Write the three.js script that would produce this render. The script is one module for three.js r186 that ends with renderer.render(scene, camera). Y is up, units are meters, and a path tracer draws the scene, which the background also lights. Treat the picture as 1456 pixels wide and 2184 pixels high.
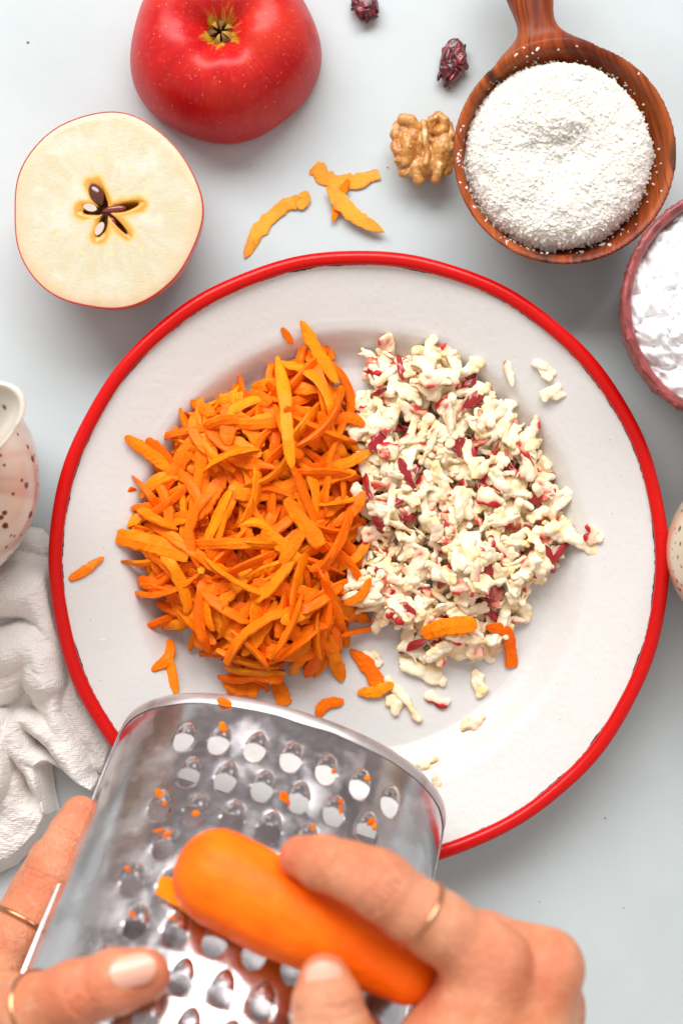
import * as THREE from 'three';
import { mergeGeometries, toCreasedNormals } from 'three/addons/utils/BufferGeometryUtils.js';
import { RectAreaLightUniformsLib } from 'three/addons/lights/RectAreaLightUniformsLib.js';
RectAreaLightUniformsLib.init();

// ───────────────────────── camera, light, exposure ─────────────────────────
const CAM_H = 0.62, FOC = 3138;                       // lens height above the table; focal length in photo pixels
const scene = new THREE.Scene();
const camera = new THREE.PerspectiveCamera(2 * Math.atan(1092 / FOC) * 180 / Math.PI, 682 / 1024, 0.01, 20);
camera.position.set(0, CAM_H, 0); camera.up.set(0, 0, -1); camera.lookAt(0, 0, 0);
camera.filmGauge = 24; camera.focus = 0.598; camera.userData.fStop = 4.0;
const renderer = new THREE.WebGLRenderer({ antialias: true });
renderer.setSize(682, 1024);
renderer.toneMapping = THREE.LinearToneMapping;
renderer.toneMappingExposure = 1.46;
renderer.shadowMap.enabled = true;
scene.background = new THREE.Color(0.42, 0.39, 0.375);    // dim even light of the room
const WIN = { at: new THREE.Vector3(-0.22, 0.98, -0.88), w: 1.5, h: 0.9 };
const windowLight = new THREE.RectAreaLight(new THREE.Color(1.0, 0.99, 0.97), 5.6, WIN.w, WIN.h);
windowLight.position.copy(WIN.at); windowLight.rotation.y = Math.PI;      // faces the table side (+z) windowLight.name = 'window_daylight';
scene.add(windowLight);

// ───────────────────────── helpers ─────────────────────────
const V = (x, y, z) => new THREE.Vector3(x, y, z);
const clamp = (x, a, b) => Math.min(b, Math.max(a, x)), mix = (a, b, t) => a + (b - a) * t;
const sstep = (a, b, x) => { const t = clamp((x - a) / (b - a), 0, 1); return t * t * (3 - 2 * t); };
function RNG(seed) { let a = seed >>> 0; return () => { a = (a + 0x6D2B79F5) | 0; let t = Math.imul(a ^ (a >>> 15), 1 | a); t = (t + Math.imul(t ^ (t >>> 7), 61 | t)) ^ t; return ((t ^ (t >>> 14)) >>> 0) / 4294967296; }; }
const hash3 = (x, y, z) => { let h = Math.imul(x, 374761393) ^ Math.imul(y, 668265263) ^ Math.imul(z, 2147483647 - 915488749); h = Math.imul(h ^ (h >>> 13), 1274126177); return ((h ^ (h >>> 16)) >>> 0) / 4294967296; };
function noise(x, y, z = 0) {
  const X = Math.floor(x), Y = Math.floor(y), Z = Math.floor(z); let u = x - X, v = y - Y, w = z - Z;
  u = u * u * (3 - 2 * u); v = v * v * (3 - 2 * v); w = w * w * (3 - 2 * w);
  const L = (a, b, t) => a + (b - a) * t;
  return L(L(L(hash3(X, Y, Z), hash3(X + 1, Y, Z), u), L(hash3(X, Y + 1, Z), hash3(X + 1, Y + 1, Z), u), v),
    L(L(hash3(X, Y, Z + 1), hash3(X + 1, Y, Z + 1), u), L(hash3(X, Y + 1, Z + 1), hash3(X + 1, Y + 1, Z + 1), u), v), w);
}
const fbm = (x, y, z = 0, n = 4) => { let s = 0, a = 0.5, t = 0; for (let i = 0; i < n; i++) { s += a * noise(x, y, z + i * 7.3); t += a; a *= 0.5; x *= 2.03; y *= 2.03; z *= 2.03; } return s / t; };
const s2l = (c) => { c /= 255; return c <= 0.04045 ? c / 12.92 : ((c + 0.055) / 1.055) ** 2.4; };
const l2s = (c) => Math.round(255 * clamp(c <= 0.0031308 ? c * 12.92 : 1.055 * c ** (1 / 2.4) - 0.055, 0, 1));
const rgb = (r, g, b) => [s2l(r), s2l(g), s2l(b)];
const mix3 = (a, b, t) => [mix(a[0], b[0], t), mix(a[1], b[1], t), mix(a[2], b[2], t)];
const col = (a) => new THREE.Color().setRGB(a[0], a[1], a[2]);
// a photo pixel (1456 x 2184) seen at height h, as a point of the place
const P = (px, py, h = 0) => V((px - 728) / FOC * (CAM_H - h), h, (py - 1092) / FOC * (CAM_H - h));
const M = (px, h = 0) => px / FOC * (CAM_H - h);
function tex(w, h, fn, { srgb = true, repeat = false } = {}) {
  const d = new Uint8Array(w * h * 4);
  for (let j = 0; j < h; j++) for (let i = 0; i < w; i++) {
    const c = fn((i + 0.5) / w, (j + 0.5) / h), k = 4 * (j * w + i);
    if (srgb) { d[k] = l2s(c[0]); d[k + 1] = l2s(c[1]); d[k + 2] = l2s(c[2]); } else { const v = Math.round(255 * clamp(c, 0, 1)); d[k] = d[k + 1] = d[k + 2] = v; }
    d[k + 3] = 255;
  }
  const t = new THREE.DataTexture(d, w, h, THREE.RGBAFormat); t.magFilter = THREE.LinearFilter; t.minFilter = THREE.LinearFilter;
  if (srgb) t.colorSpace = THREE.SRGBColorSpace;
  t.wrapS = t.wrapT = repeat ? THREE.RepeatWrapping : THREE.ClampToEdgeWrapping; t.needsUpdate = true;
  return t;
}
const std = (o) => new THREE.MeshPhysicalMaterial(o);
const taken = {};
const numbered = (n) => { const k = taken[n] = (taken[n] ?? -1) + 1; return k ? `${n}_${String(k).padStart(3, '0')}` : n; };
function mesh(name, geo, mat, parent = scene, at) {
  const m = new THREE.Mesh(geo, mat); m.castShadow = m.receiveShadow = true;
  m.name = parent === scene ? numbered(name) : name; if (at) m.position.copy(at); parent.add(m); return m;
}
function tag(o, label, category, group, kind) { o.userData.label = label; o.userData.category = category; if (group) o.userData.group = group; if (kind) o.userData.kind = kind; return o; }
function thing(name, label, category, at, group) { const g = new THREE.Group(); g.name = numbered(name); if (at) g.position.copy(at); scene.add(g); return tag(g, label, category, group); }
function geoFrom(pos, idx, { uv, color, normal } = {}) {
  const g = new THREE.BufferGeometry(); g.setAttribute('position', new THREE.Float32BufferAttribute(pos, 3)); g.setIndex(idx);
  if (uv) g.setAttribute('uv', new THREE.Float32BufferAttribute(uv, 2));
  if (color) g.setAttribute('color', new THREE.Float32BufferAttribute(color, 3));
  if (normal) g.setAttribute('normal', new THREE.Float32BufferAttribute(normal, 3)); else g.computeVertexNormals();
  return g;
}
// rows x cols grid: fn(i, j) -> {p:[x,y,z], uv, c}
function gridGeo(nu, nv, fn, closedU = false) {
  const pos = [], uv = [], color = [], idx = []; let hasC = false;
  for (let j = 0; j <= nv; j++) for (let i = 0; i <= nu; i++) { const r = fn(i / nu, j / nv); pos.push(...r.p); uv.push(...(r.uv ?? [i / nu, j / nv])); if (r.c) { hasC = true; color.push(...r.c); } }
  for (let j = 0; j < nv; j++) for (let i = 0; i < nu; i++) { const a = j * (nu + 1) + i, b = a + 1, c = a + nu + 1, d = c + 1; idx.push(a, c, b, b, c, d); }
  const g = geoFrom(pos, idx, { uv, color: hasC ? color : undefined });
  if (closedU) { const n = g.attributes.normal; for (let j = 0; j <= nv; j++) { const a = j * (nu + 1), b = a + nu; const v = V(n.getX(a) + n.getX(b), n.getY(a) + n.getY(b), n.getZ(a) + n.getZ(b)).normalize(); n.setXYZ(a, v.x, v.y, v.z); n.setXYZ(b, v.x, v.y, v.z); } }
  return g;
}
// mesh of the zero level of a distance field (surface nets)
function sdfGeo(fn, lo, hi, cell, colorFn, uvFn) {
  const nx = Math.ceil((hi.x - lo.x) / cell) + 1, ny = Math.ceil((hi.y - lo.y) / cell) + 1, nz = Math.ceil((hi.z - lo.z) / cell) + 1;
  const f = new Float32Array(nx * ny * nz), at = (i, j, k) => i + nx * (j + ny * k);
  for (let k = 0; k < nz; k++) for (let j = 0; j < ny; j++) for (let i = 0; i < nx; i++) f[at(i, j, k)] = fn(lo.x + i * cell, lo.y + j * cell, lo.z + k * cell);
  const vid = new Int32Array(nx * ny * nz).fill(-1), pos = [], idx = [];
  const E = [[0, 1], [2, 3], [4, 5], [6, 7], [0, 2], [1, 3], [4, 6], [5, 7], [0, 4], [1, 5], [2, 6], [3, 7]];
  const v = new Float64Array(8);
  for (let k = 0; k < nz - 1; k++) for (let j = 0; j < ny - 1; j++) for (let i = 0; i < nx - 1; i++) {
    let s = 0; for (let c = 0; c < 8; c++) { v[c] = f[at(i + (c & 1), j + ((c >> 1) & 1), k + (c >> 2))]; if (v[c] < 0) s++; }
    if (s === 0 || s === 8) continue;
    let x = 0, y = 0, z = 0, n = 0;
    for (const [a, b] of E) if ((v[a] < 0) !== (v[b] < 0)) { const t = v[a] / (v[a] - v[b]); x += mix(a & 1, b & 1, t); y += mix((a >> 1) & 1, (b >> 1) & 1, t); z += mix(a >> 2, b >> 2, t); n++; }
    vid[at(i, j, k)] = pos.length / 3; pos.push(lo.x + (i + x / n) * cell, lo.y + (j + y / n) * cell, lo.z + (k + z / n) * cell);
  }
  const quad = (a, b, c, d, flip) => { if (a < 0 || b < 0 || c < 0 || d < 0) return; flip ? idx.push(a, c, b, a, d, c) : idx.push(a, b, c, a, c, d); };
  for (let k = 1; k < nz - 1; k++) for (let j = 1; j < ny - 1; j++) for (let i = 1; i < nx - 1; i++) {
    const o = f[at(i, j, k)] < 0;
    if (o !== f[at(i + 1, j, k)] < 0) quad(vid[at(i, j - 1, k - 1)], vid[at(i, j, k - 1)], vid[at(i, j, k)], vid[at(i, j - 1, k)], !o);
    if (o !== f[at(i, j + 1, k)] < 0) quad(vid[at(i - 1, j, k - 1)], vid[at(i - 1, j, k)], vid[at(i, j, k)], vid[at(i, j, k - 1)], !o);
    if (o !== f[at(i, j, k + 1)] < 0) quad(vid[at(i - 1, j - 1, k)], vid[at(i, j - 1, k)], vid[at(i, j, k)], vid[at(i - 1, j, k)], !o);
  }
  const nor = new Array(pos.length), e = cell * 0.6, color = colorFn ? [] : undefined, uv = [];
  for (let q = 0; q < pos.length; q += 3) {
    const x = pos[q], y = pos[q + 1], z = pos[q + 2];
    let gx = fn(x + e, y, z) - fn(x - e, y, z), gy = fn(x, y + e, z) - fn(x, y - e, z), gz = fn(x, y, z + e) - fn(x, y, z - e); const l = Math.hypot(gx, gy, gz) || 1;
    nor[q] = gx / l; nor[q + 1] = gy / l; nor[q + 2] = gz / l;
    if (colorFn) color.push(...colorFn(x, y, z)); if (uvFn) uv.push(...uvFn(x, y, z)); else uv.push(x * 10, z * 10);
  }
  return geoFrom(pos, idx, { normal: nor, color, uv });
}
const smin = (a, b, k) => { const h = Math.max(k - Math.abs(a - b), 0) / k; return Math.min(a, b) - h * h * k * 0.25; };
function cone(px, py, pz, a, b, ra, rb) {
  const bx = b.x - a.x, by = b.y - a.y, bz = b.z - a.z, qx = px - a.x, qy = py - a.y, qz = pz - a.z;
  const t = clamp((qx * bx + qy * by + qz * bz) / (bx * bx + by * by + bz * bz + 1e-12), 0, 1);
  return Math.hypot(qx - bx * t, qy - by * t, qz - bz * t) - (ra + (rb - ra) * t);
}
const inPoly = (poly, x, y) => { let c = false; for (let i = 0, j = poly.length - 1; i < poly.length; j = i++) { const [xi, yi] = poly[i], [xj, yj] = poly[j]; if ((yi > y) !== (yj > y) && x < (xj - xi) * (y - yi) / (yj - yi) + xi) c = !c; } return c; };
const segDist = (x, y, [x0, y0], [x1, y1]) => { const dx = x1 - x0, dy = y1 - y0, t = clamp(((x - x0) * dx + (y - y0) * dy) / (dx * dx + dy * dy), 0, 1); return Math.hypot(x - x0 - dx * t, y - y0 - dy * t); };
const polyDist = (poly, x, y) => { let d = 1e9; for (let i = 0; i < poly.length; i++) d = Math.min(d, segDist(x, y, poly[i], poly[(i + 1) % poly.length])); return inPoly(poly, x, y) ? d : -d; };

// ───────────────────────── setting: table top and the window beyond the frame ─────────────────────────
{
  const size = 0.62;
  const marble = tex(800, 800, (u, v) => {
    const w = fbm(u * 4, v * 4, 3) * 1.6, vein = Math.abs(fbm(u * 3 + w, v * 3 + w * 0.7, 9, 5) - 0.5);
    const cloud = fbm(u * 5, v * 5, 21, 5), fine = fbm(u * 60, v * 60, 5, 3);
    let k = 0.61 - 0.035 * sstep(0.03, 0.0, vein) * sstep(0.45, 0.7, cloud) - 0.05 * sstep(0.45, 0.75, cloud) - 0.03 * (fine - 0.3);
    const speck = noise(u * 420, v * 420, 2) > 0.985 && noise(u * 35, v * 35, 8) > 0.62 ? 0.75 : 1;
    return [k * 0.92 * speck, k * 1.015 * speck, k * 1.03 * speck];
  }, { repeat: true });
  const rough = tex(512, 512, (u, v) => 0.36 + 0.2 * fbm(u * 20, v * 20, 4, 4), { srgb: false, repeat: true });
  const g = new THREE.BoxGeometry(1.3, 0.03, 1.3); const uv = g.attributes.uv, p = g.attributes.position;
  for (let i = 0; i < uv.count; i++) uv.setXY(i, p.getX(i) / size + 0.5, p.getZ(i) / size + 0.5);
  const t = mesh('table_top', g, std({ map: marble, roughness: 1, roughnessMap: rough, specularIntensity: 0.5 }), scene, V(0, -0.015, 0));
  tag(t, 'pale grey-white marble table top with faint clouding', 'table top', null, 'structure');
  const win = thing('window', 'tall daylit window beside the table', 'window', WIN.at); win.userData.kind = 'structure';
  mesh('pane', new THREE.BoxGeometry(WIN.w, WIN.h, 0.004), std({ color: 0xdfe6ea, emissive: 0xf4f8ff, emissiveIntensity: 1.0, roughness: 0.3 }), win, V(0, 0, -0.02));
  const fm = std({ color: 0xe8e6e2, roughness: 0.6 });
  for (const s of [-1, 1]) { mesh('frame_bar', new THREE.BoxGeometry(0.05, WIN.h + 0.1, 0.05), fm, win, V(s * (WIN.w / 2 + 0.026), 0, -0.01)); mesh('frame_bar', new THREE.BoxGeometry(WIN.w, 0.05, 0.05), fm, win, V(0, s * (WIN.h / 2 + 0.026), -0.01)); }
  const wl = new THREE.Group(); wl.name = 'wall'; wl.position.set(WIN.at.x, 0, WIN.at.z - 0.09); wl.userData = { label: 'plain mauve-grey wall around the window beyond the table', category: 'wall', kind: 'structure' }; scene.add(wl);
  const wm = std({ color: col([0.42, 0.385, 0.395]), roughness: 0.9 }), y0 = WIN.at.y - WIN.h / 2 - 0.051, y1 = WIN.at.y + WIN.h / 2 + 0.051, hw = WIN.w / 2 + 0.052;
  for (const [w, h, x, y] of [[3.4, y0 + 0.7, 0, (y0 - 0.7) / 2], [3.4, 0.9, 0, y1 + 0.45], [1.7 - hw, y1 - y0 - 0.002, -(hw + 1.7) / 2, WIN.at.y], [1.7 - hw, y1 - y0 - 0.002, (hw + 1.7) / 2, WIN.at.y]]) mesh('wall_panel', new THREE.BoxGeometry(w, h, 0.08), wm, wl, V(x, y, 0));
}

// ───────────────────────── enamel plate ─────────────────────────
const PC = P(765, 1195, 0.026), RIM_R = 0.1253;
const plateProf = [[0, 0.0030], [0.05, 0.0030], [0.076, 0.0031], [0.0815, 0.0038], [0.0855, 0.0058], [0.0890, 0.0092], [0.0920, 0.0125], [0.0945, 0.0146], [0.0975, 0.0160], [0.1010, 0.0172], [0.1120, 0.0212], [0.1190, 0.0238], [0.1215, 0.0248]];
const plateY = (r) => { for (let i = 1; i < plateProf.length; i++) if (r <= plateProf[i][0]) { const [a, b] = [plateProf[i - 1], plateProf[i]]; return mix(a[1], b[1], (r - a[0]) / (b[0] - a[0])); } return 0.0268; };
{
  const plate = thing('enamel_plate', 'round white enamel plate with red rolled rim holding grated food', 'plate', V(PC.x, 0, PC.z));
  const curve = new THREE.SplineCurve(plateProf.map(([r, y]) => new THREE.Vector2(r, y)));
  const up = []; for (let i = 0; i <= 70; i++) { const t = i / 70, q = t * (plateProf.length - 1), k = Math.min(Math.floor(q), plateProf.length - 2); const c = curve.getPoint(t); up.push([Math.max(c.x, 0), c.y]); }
  const all = [...up, ...[...up].reverse().map(([r, y]) => [Math.max(r - 0.0002, 0), y - 0.0014])];
  const n = all.length - 1, NA = 160;
  const g = gridGeo(NA, n, (u, v) => { const [r, y] = all[Math.round(v * n)], a = -u * 2 * Math.PI; const w = 1 + 0.0012 * Math.sin(3 * a + 1) * (r / 0.12) ** 3; const x = Math.cos(a) * r * w, z = Math.sin(a) * r * w; return { p: [x, y, z], uv: [x / 0.256 + 0.5, z / 0.256 + 0.5] }; }, true);
  const R = RNG(31), specks = []; for (let i = 0; i < 900; i++) specks.push([R(), R(), 0.0004 + 0.0007 * R() * R(), R()]);
  const cells = {}; for (const s of specks) { const k = `${Math.floor(s[0] * 64)},${Math.floor(s[1] * 64)}`; (cells[k] ??= []).push(s); }
  const map = tex(1100, 1100, (u, v) => {
    let c = mix3([0.68, 0.67, 0.65], [0.645, 0.63, 0.605], fbm(u * 6, v * 6, 2, 4)); const f = 0.985 + 0.03 * noise(u * 500, v * 500, 1);
    c = [c[0] * f, c[1] * f, c[2] * f];
    for (let a = -1; a <= 1; a++) for (let b = -1; b <= 1; b++) for (const s of cells[`${Math.floor(u * 64) + a},${Math.floor(v * 64) + b}`] ?? []) { const d = Math.hypot(u - s[0], v - s[1]); if (d < s[2]) c = mix3(c, s[3] < 0.55 ? rgb(120, 112, 108) : rgb(214, 150, 100), 0.6); }
    return c;
  });
  const bump = tex(512, 512, (u, v) => 0.5 * fbm(u * 26, v * 26, 3, 3) + 0.3 * noise(u * 160, v * 160), { srgb: false, repeat: true });
  mesh('enamel_dish', g, std({ map, bumpMap: bump, bumpScale: 0.00025, roughness: 0.34, clearcoat: 0.6, clearcoatRoughness: 0.12 }), plate);
  // rolled red rim
  const wob = (a) => 0.00012 * Math.sin(5 * a) + 0.00014 * Math.sin(9 * a + 2);
  const rimG = gridGeo(240, 20, (u, v) => { const a = -u * 2 * Math.PI, b = v * 2 * Math.PI, rr = 0.00285 + wob(a) * 0.4; const r = RIM_R - 0.00285 + Math.cos(b) * rr + wob(a * 2), y = 0.0252 + Math.sin(b) * rr * 0.92 + wob(a); return { p: [Math.cos(a) * r, y, Math.sin(a) * r], uv: [u * 7, v] }; }, true);
  const redTex = tex(512, 64, (u, v) => { const k = 0.96 + 0.08 * fbm(u * 8, v * 3, 6, 3); return noise(u * 90, v * 20, 3) > 0.955 ? [0.30, 0.004, 0.003] : [0.58 * k, 0.003 * k, 0.002 * k]; }, { repeat: true });
  mesh('rolled_rim', rimG, std({ map: redTex, roughness: 0.28, specularIntensity: 0.45, clearcoat: 0.08, clearcoatRoughness: 0.1 }), plate);
  // ragged dark line where the red overlaps the white
  const er = (a, k) => { const x = Math.cos(a) * 60, z = Math.sin(a) * 60; return k ? RIM_R - 0.00525 - 0.0004 * sstep(0.3, 0.8, fbm(x * 0.25, z * 0.25, 4, 2)) - 0.00045 * noise(x * 1.6, z * 1.6, 8) * noise(x * 0.4, z * 0.4, 3) - 0.0003 * noise(x * 5, z * 5, 2) : RIM_R - 0.0052; };
  const edgeG = gridGeo(900, 1, (u, v) => { const a = -u * 2 * Math.PI, r = er(a, v < 0.5); return { p: [Math.cos(a) * r, plateY(r) + 0.00035, Math.sin(a) * r] }; });
  mesh('worn_edge', edgeG, std({ color: col(rgb(58, 50, 50)), roughness: 0.55 }), plate);
}

// ───────────────────────── heap builder (carrot and apple) ─────────────────────────
const HN = 272, HC = 0.001, heap = new Float32Array(HN * HN);
for (let j = 0; j < HN; j++) for (let i = 0; i < HN; i++) { const x = (i - HN / 2) * HC, z = (j - HN / 2) * HC; heap[j * HN + i] = plateY(Math.hypot(x, z)); }
const hAt = (x, z) => { const i = clamp(Math.round((x - PC.x) / HC + HN / 2), 0, HN - 1), j = clamp(Math.round((z - PC.z) / HC + HN / 2), 0, HN - 1); return heap[j * HN + i]; };
const hUp = (x, z, y) => { const i = clamp(Math.round((x - PC.x) / HC + HN / 2), 0, HN - 1), j = clamp(Math.round((z - PC.z) / HC + HN / 2), 0, HN - 1), k = j * HN + i; if (y > heap[k]) heap[k] = y; };
function settle(x, z, yaw, L, w, th, pct = 0.8, sink = 0.0008) {
  const cx = Math.cos(yaw), sz = Math.sin(yaw), S = []; let sx = 0, sh = 0, sxx = 0, sxh = 0;
  for (let i = -4; i <= 4; i++) for (const k of [-0.4, 0, 0.4]) { const t = i / 8 * L * 0.92, h = hAt(x + cx * t - sz * k * w, z + sz * t + cx * k * w); S.push([t, h]); sx += t; sh += h; sxx += t * t; sxh += t * h; }
  const n = S.length, b = clamp((n * sxh - sx * sh) / (n * sxx - sx * sx), -0.6, 0.6);
  const r = S.map(([t, h]) => h - b * t).sort((p, q) => p - q), y = r[Math.floor(pct * (n - 1))] - sink;
  return { y, b };
}
function raise(x, z, yaw, L, w, y, b, th) { const cx = Math.cos(yaw), sz = Math.sin(yaw); for (let t = -L / 2; t <= L / 2; t += 0.0008) for (let k = -w / 2; k <= w / 2; k += 0.0008) hUp(x + cx * t - sz * k, z + sz * t + cx * k, y + b * t + th * (1 - 0.5 * (2 * k / w) ** 2)); }
const toWorldPoly = (poly, h) => poly.map(([x, y]) => { const p = P(x, y, h); return [p.x, p.z]; });

// ribbon with a crowned section along centres (Vector3), used for every carrot shred
const CARROT = [[0.995, 0.19, 0.0015], [0.995, 0.225, 0.002], [0.995, 0.15, 0.001], [0.995, 0.27, 0.004], [0.995, 0.17, 0.0015]], PALE = [0.99, 0.36, 0.04];
function ribbon(pts, w, th, { seed = 1, tip0 = 0.3, tip1 = 0.3, twist = 0, ragged = 0.12, tone = 0, n = 16 } = {}) {
  const R = RNG(seed * 977 + 5), cv = new THREE.CatmullRomCurve3(pts), pos = [], color = [], idx = [], uv = [], SEC = 8, len = cv.getLength();
  const o1 = R() * 90, base = tone < 0 ? PALE : CARROT[tone % CARROT.length];
  for (let i = 0; i <= n; i++) {
    const t = i / n, c = cv.getPoint(t), tg = cv.getTangent(t), up0 = V(0, 1, 0);
    let side = V().crossVectors(tg, up0).normalize(); const up = V().crossVectors(side, tg).normalize();
    const tw = twist * (t - 0.5) * 2, cs = Math.cos(tw), sn = Math.sin(tw);
    const sd = side.clone().multiplyScalar(cs).addScaledVector(up, sn), un = up.clone().multiplyScalar(cs).addScaledVector(side, -sn);
    const e0 = clamp(t / mix(0.34, 0.10, tip0), 0, 1), e1 = clamp((1 - t) / mix(0.34, 0.10, tip1), 0, 1);
    const k = mix(tip0, 1, Math.sqrt(e0)) * mix(tip1, 1, Math.sqrt(e1)) * (0.9 + 0.2 * noise(t * 4, o1));
    const kt = (0.55 + 0.45 * Math.min(e0, 1)) * (0.55 + 0.45 * e1);
    const jl = (noise(t * 17, o1, 1) - 0.5) * ragged, jr = (noise(t * 17, o1, 5) - 0.5) * ragged;
    for (let s = 0; s < SEC; s++) {
      const a = s < 5 ? [-0.5 - jl, -0.4 - jl * 0.8, 0.1 * jl, 0.4 + jr * 0.8, 0.5 + jr][s] : [0.42, 0, -0.42][s - 5], b = s < 5 ? [0.35, 0.88, 1, 0.88, 0.35][s] : [-0.1, -0.14, -0.1][s - 5];
      const rgh = 1 + 0.16 * (noise(t * 30, s * 1.7, o1 + 3) - 0.5) * 2;
      const q = c.clone().addScaledVector(sd, a * w * k).addScaledVector(un, b * th * kt * rgh);
      pos.push(q.x, q.y, q.z);
      const f = 0.82 + 0.4 * noise(t * 9, s * 0.8, o1), pale = Math.max(0, noise(t * 5, s * 1.3, o1 + 11) - 0.5) * 0.6;
      const cc = mix3([base[0], base[1] * f, base[2] * f], [0.995, 0.33, 0.015], pale); color.push(Math.min(1, cc[0]), cc[1], cc[2]); uv.push(t * len / 0.014, s / 8 + o1);
    }
  }
  for (let i = 0; i < n; i++) for (let s = 0; s < SEC; s++) { const a = i * SEC + s, b = i * SEC + (s + 1) % SEC, c = a + SEC, d = b + SEC; idx.push(a, b, c, b, d, c); }
  for (const [o, f] of [[0, 1], [n * SEC, -1]]) for (let s = 1; s < SEC - 1; s++) f > 0 ? idx.push(o, o + s + 1, o + s) : idx.push(o, o + s, o + s + 1);
  return toCreasedNormals(geoFrom(pos, idx, { color, uv }), 1.0);
}
const carrotBump = tex(256, 256, (u, v) => 0.55 * fbm(u * 12, v * 30, 3, 3) + 0.45 * noise(u * 60, v * 60, 2), { srgb: false, repeat: true });
const carrotMat = std({ vertexColors: true, roughness: 0.55, clearcoat: 0.1, clearcoatRoughness: 0.2, specularIntensity: 0.2, bumpMap: carrotBump, bumpScale: 0.0004 });
const shredVariants = []; { const R = RNG(404); for (let i = 0; i < 30; i++) {
  const L = 0.016 + 0.022 * R(), w = 0.0025 + 0.0032 * R(), th = 0.0011 + 0.0009 * R(), bend = (R() - 0.5) * 0.36 * L, bow = (R() - 0.35) * 0.36 * L;
  const pts = []; for (let k = 0; k <= 4; k++) { const t = k / 4 - 0.5, q = 1 - 4 * t * t; pts.push(V(t * L, bow * q, bend * q)); }
  shredVariants.push({ L, w, th, geo: ribbon(pts, w, th, { seed: i + 1, tip0: R() < 0.4 ? 0.12 + 0.2 * R() : 0.5 + 0.35 * R(), tip1: R() < 0.4 ? 0.1 + 0.2 * R() : 0.55 + 0.35 * R(), twist: (R() - 0.5) * 1.1, tone: i, ragged: 0.12 + 0.18 * R(), n: 13 }) });
} }
const carrotPoly = toWorldPoly([[600, 770], [690, 760], [745, 860], [765, 1000], [765, 1120], [755, 1300], [715, 1400], [640, 1425], [560, 1455], [490, 1440], [430, 1370], [350, 1310], [305, 1250], [300, 1180], [300, 1080], [350, 990], [365, 950], [420, 870], [490, 850], [570, 815]], 0.015);
const applePoly = toWorldPoly([[810, 735], [860, 750], [935, 720], [990, 750], [1010, 815], [1090, 870], [1145, 915], [1160, 970], [1180, 1015], [1205, 1060], [1205, 1110], [1205, 1170], [1150, 1235], [1120, 1300], [1050, 1395], [960, 1400], [880, 1400], [840, 1350], [752, 1300], [740, 1235], [775, 1180], [790, 1110], [760, 1060], [775, 1000], [755, 930], [745, 880], [785, 830], [770, 790]], 0.015);
const dome = (poly, x, z, hmax, rd) => { const d = polyDist(poly, x, z); if (d < 0) return -1; const t = clamp(d / rd, 0, 1); return 0.003 + hmax * Math.sqrt(1 - (1 - t) * (1 - t)); };
function sampler(poly, R) { const xs = poly.map((p) => p[0]), zs = poly.map((p) => p[1]), x0 = Math.min(...xs), x1 = Math.max(...xs), z0 = Math.min(...zs), z1 = Math.max(...zs); return () => { for (;;) { const x = mix(x0, x1, R()), z = mix(z0, z1, R()); if (inPoly(poly, x, z)) return [x, z]; } }; }

// carrot heap: hidden core first (stuff), then single shreds
{
  const R = RNG(77), pick = sampler(carrotPoly, R), core = [], m4 = new THREE.Matrix4(), eul = new THREE.Euler(), qt = new THREE.Quaternion();
  const place = (frac, roll) => {
    for (let tries = 0; tries < 4000; tries++) {
      const [x, z] = pick(); const tgt = dome(carrotPoly, x, z, 0.019, 0.034) * frac; if (hAt(x, z) > tgt) continue;
      const v = shredVariants[Math.floor(R() * 30)], yaw = R() * Math.PI * 2, ex = Math.cos(yaw) * v.L / 2, ez = Math.sin(yaw) * v.L / 2;
      const over = R() < 0.12 ? -0.011 : R() < 0.4 ? -0.006 : -0.003; if (polyDist(carrotPoly, x + ex, z + ez) < over || polyDist(carrotPoly, x - ex, z - ez) < over) continue;
      const s = settle(x, z, yaw, v.L, v.w, v.th, 0.72), rl = (R() - 0.5) * roll;
      raise(x, z, yaw, v.L, v.w, s.y, s.b, v.th + Math.abs(Math.sin(rl)) * v.w * 0.35);
      qt.setFromEuler(eul.set(0, -yaw, Math.atan(s.b) + (R() - 0.5) * 0.25 * (roll > 1.5 ? 1 : 0), 'YZX')); const q2 = new THREE.Quaternion().setFromAxisAngle(V(1, 0, 0), rl); qt.multiply(q2);
      return { v, m: m4.compose(V(x, s.y + 0.0003 + Math.abs(Math.sin(rl)) * v.w * 0.35, z), qt, V(1, 1, 1)).clone(), p: V(x, s.y + 0.0003 + Math.abs(Math.sin(rl)) * v.w * 0.35, z), q: qt.clone() };
    } return null;
  };
  for (let i = 0; i < 460; i++) { const r = place(0.72, 1.2); if (!r) break; core.push(r.v.geo.clone().applyMatrix4(r.m)); }
  tag(mesh('grated_carrot', mergeGeometries(core), carrotMat), 'bed of grated orange carrot under the top shreds of the heap', 'grated carrot', null, 'stuff');
  for (let i = 0; i < 240; i++) { const r = place(1.3, 2.2); if (!r) break; const o = mesh('carrot_shred', r.v.geo, carrotMat, scene, r.p); o.quaternion.copy(r.q); tag(o, 'orange carrot shred tangled in the heap on the enamel plate', 'carrot shred', 'carrot shreds heaped on the plate'); }
}
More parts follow.
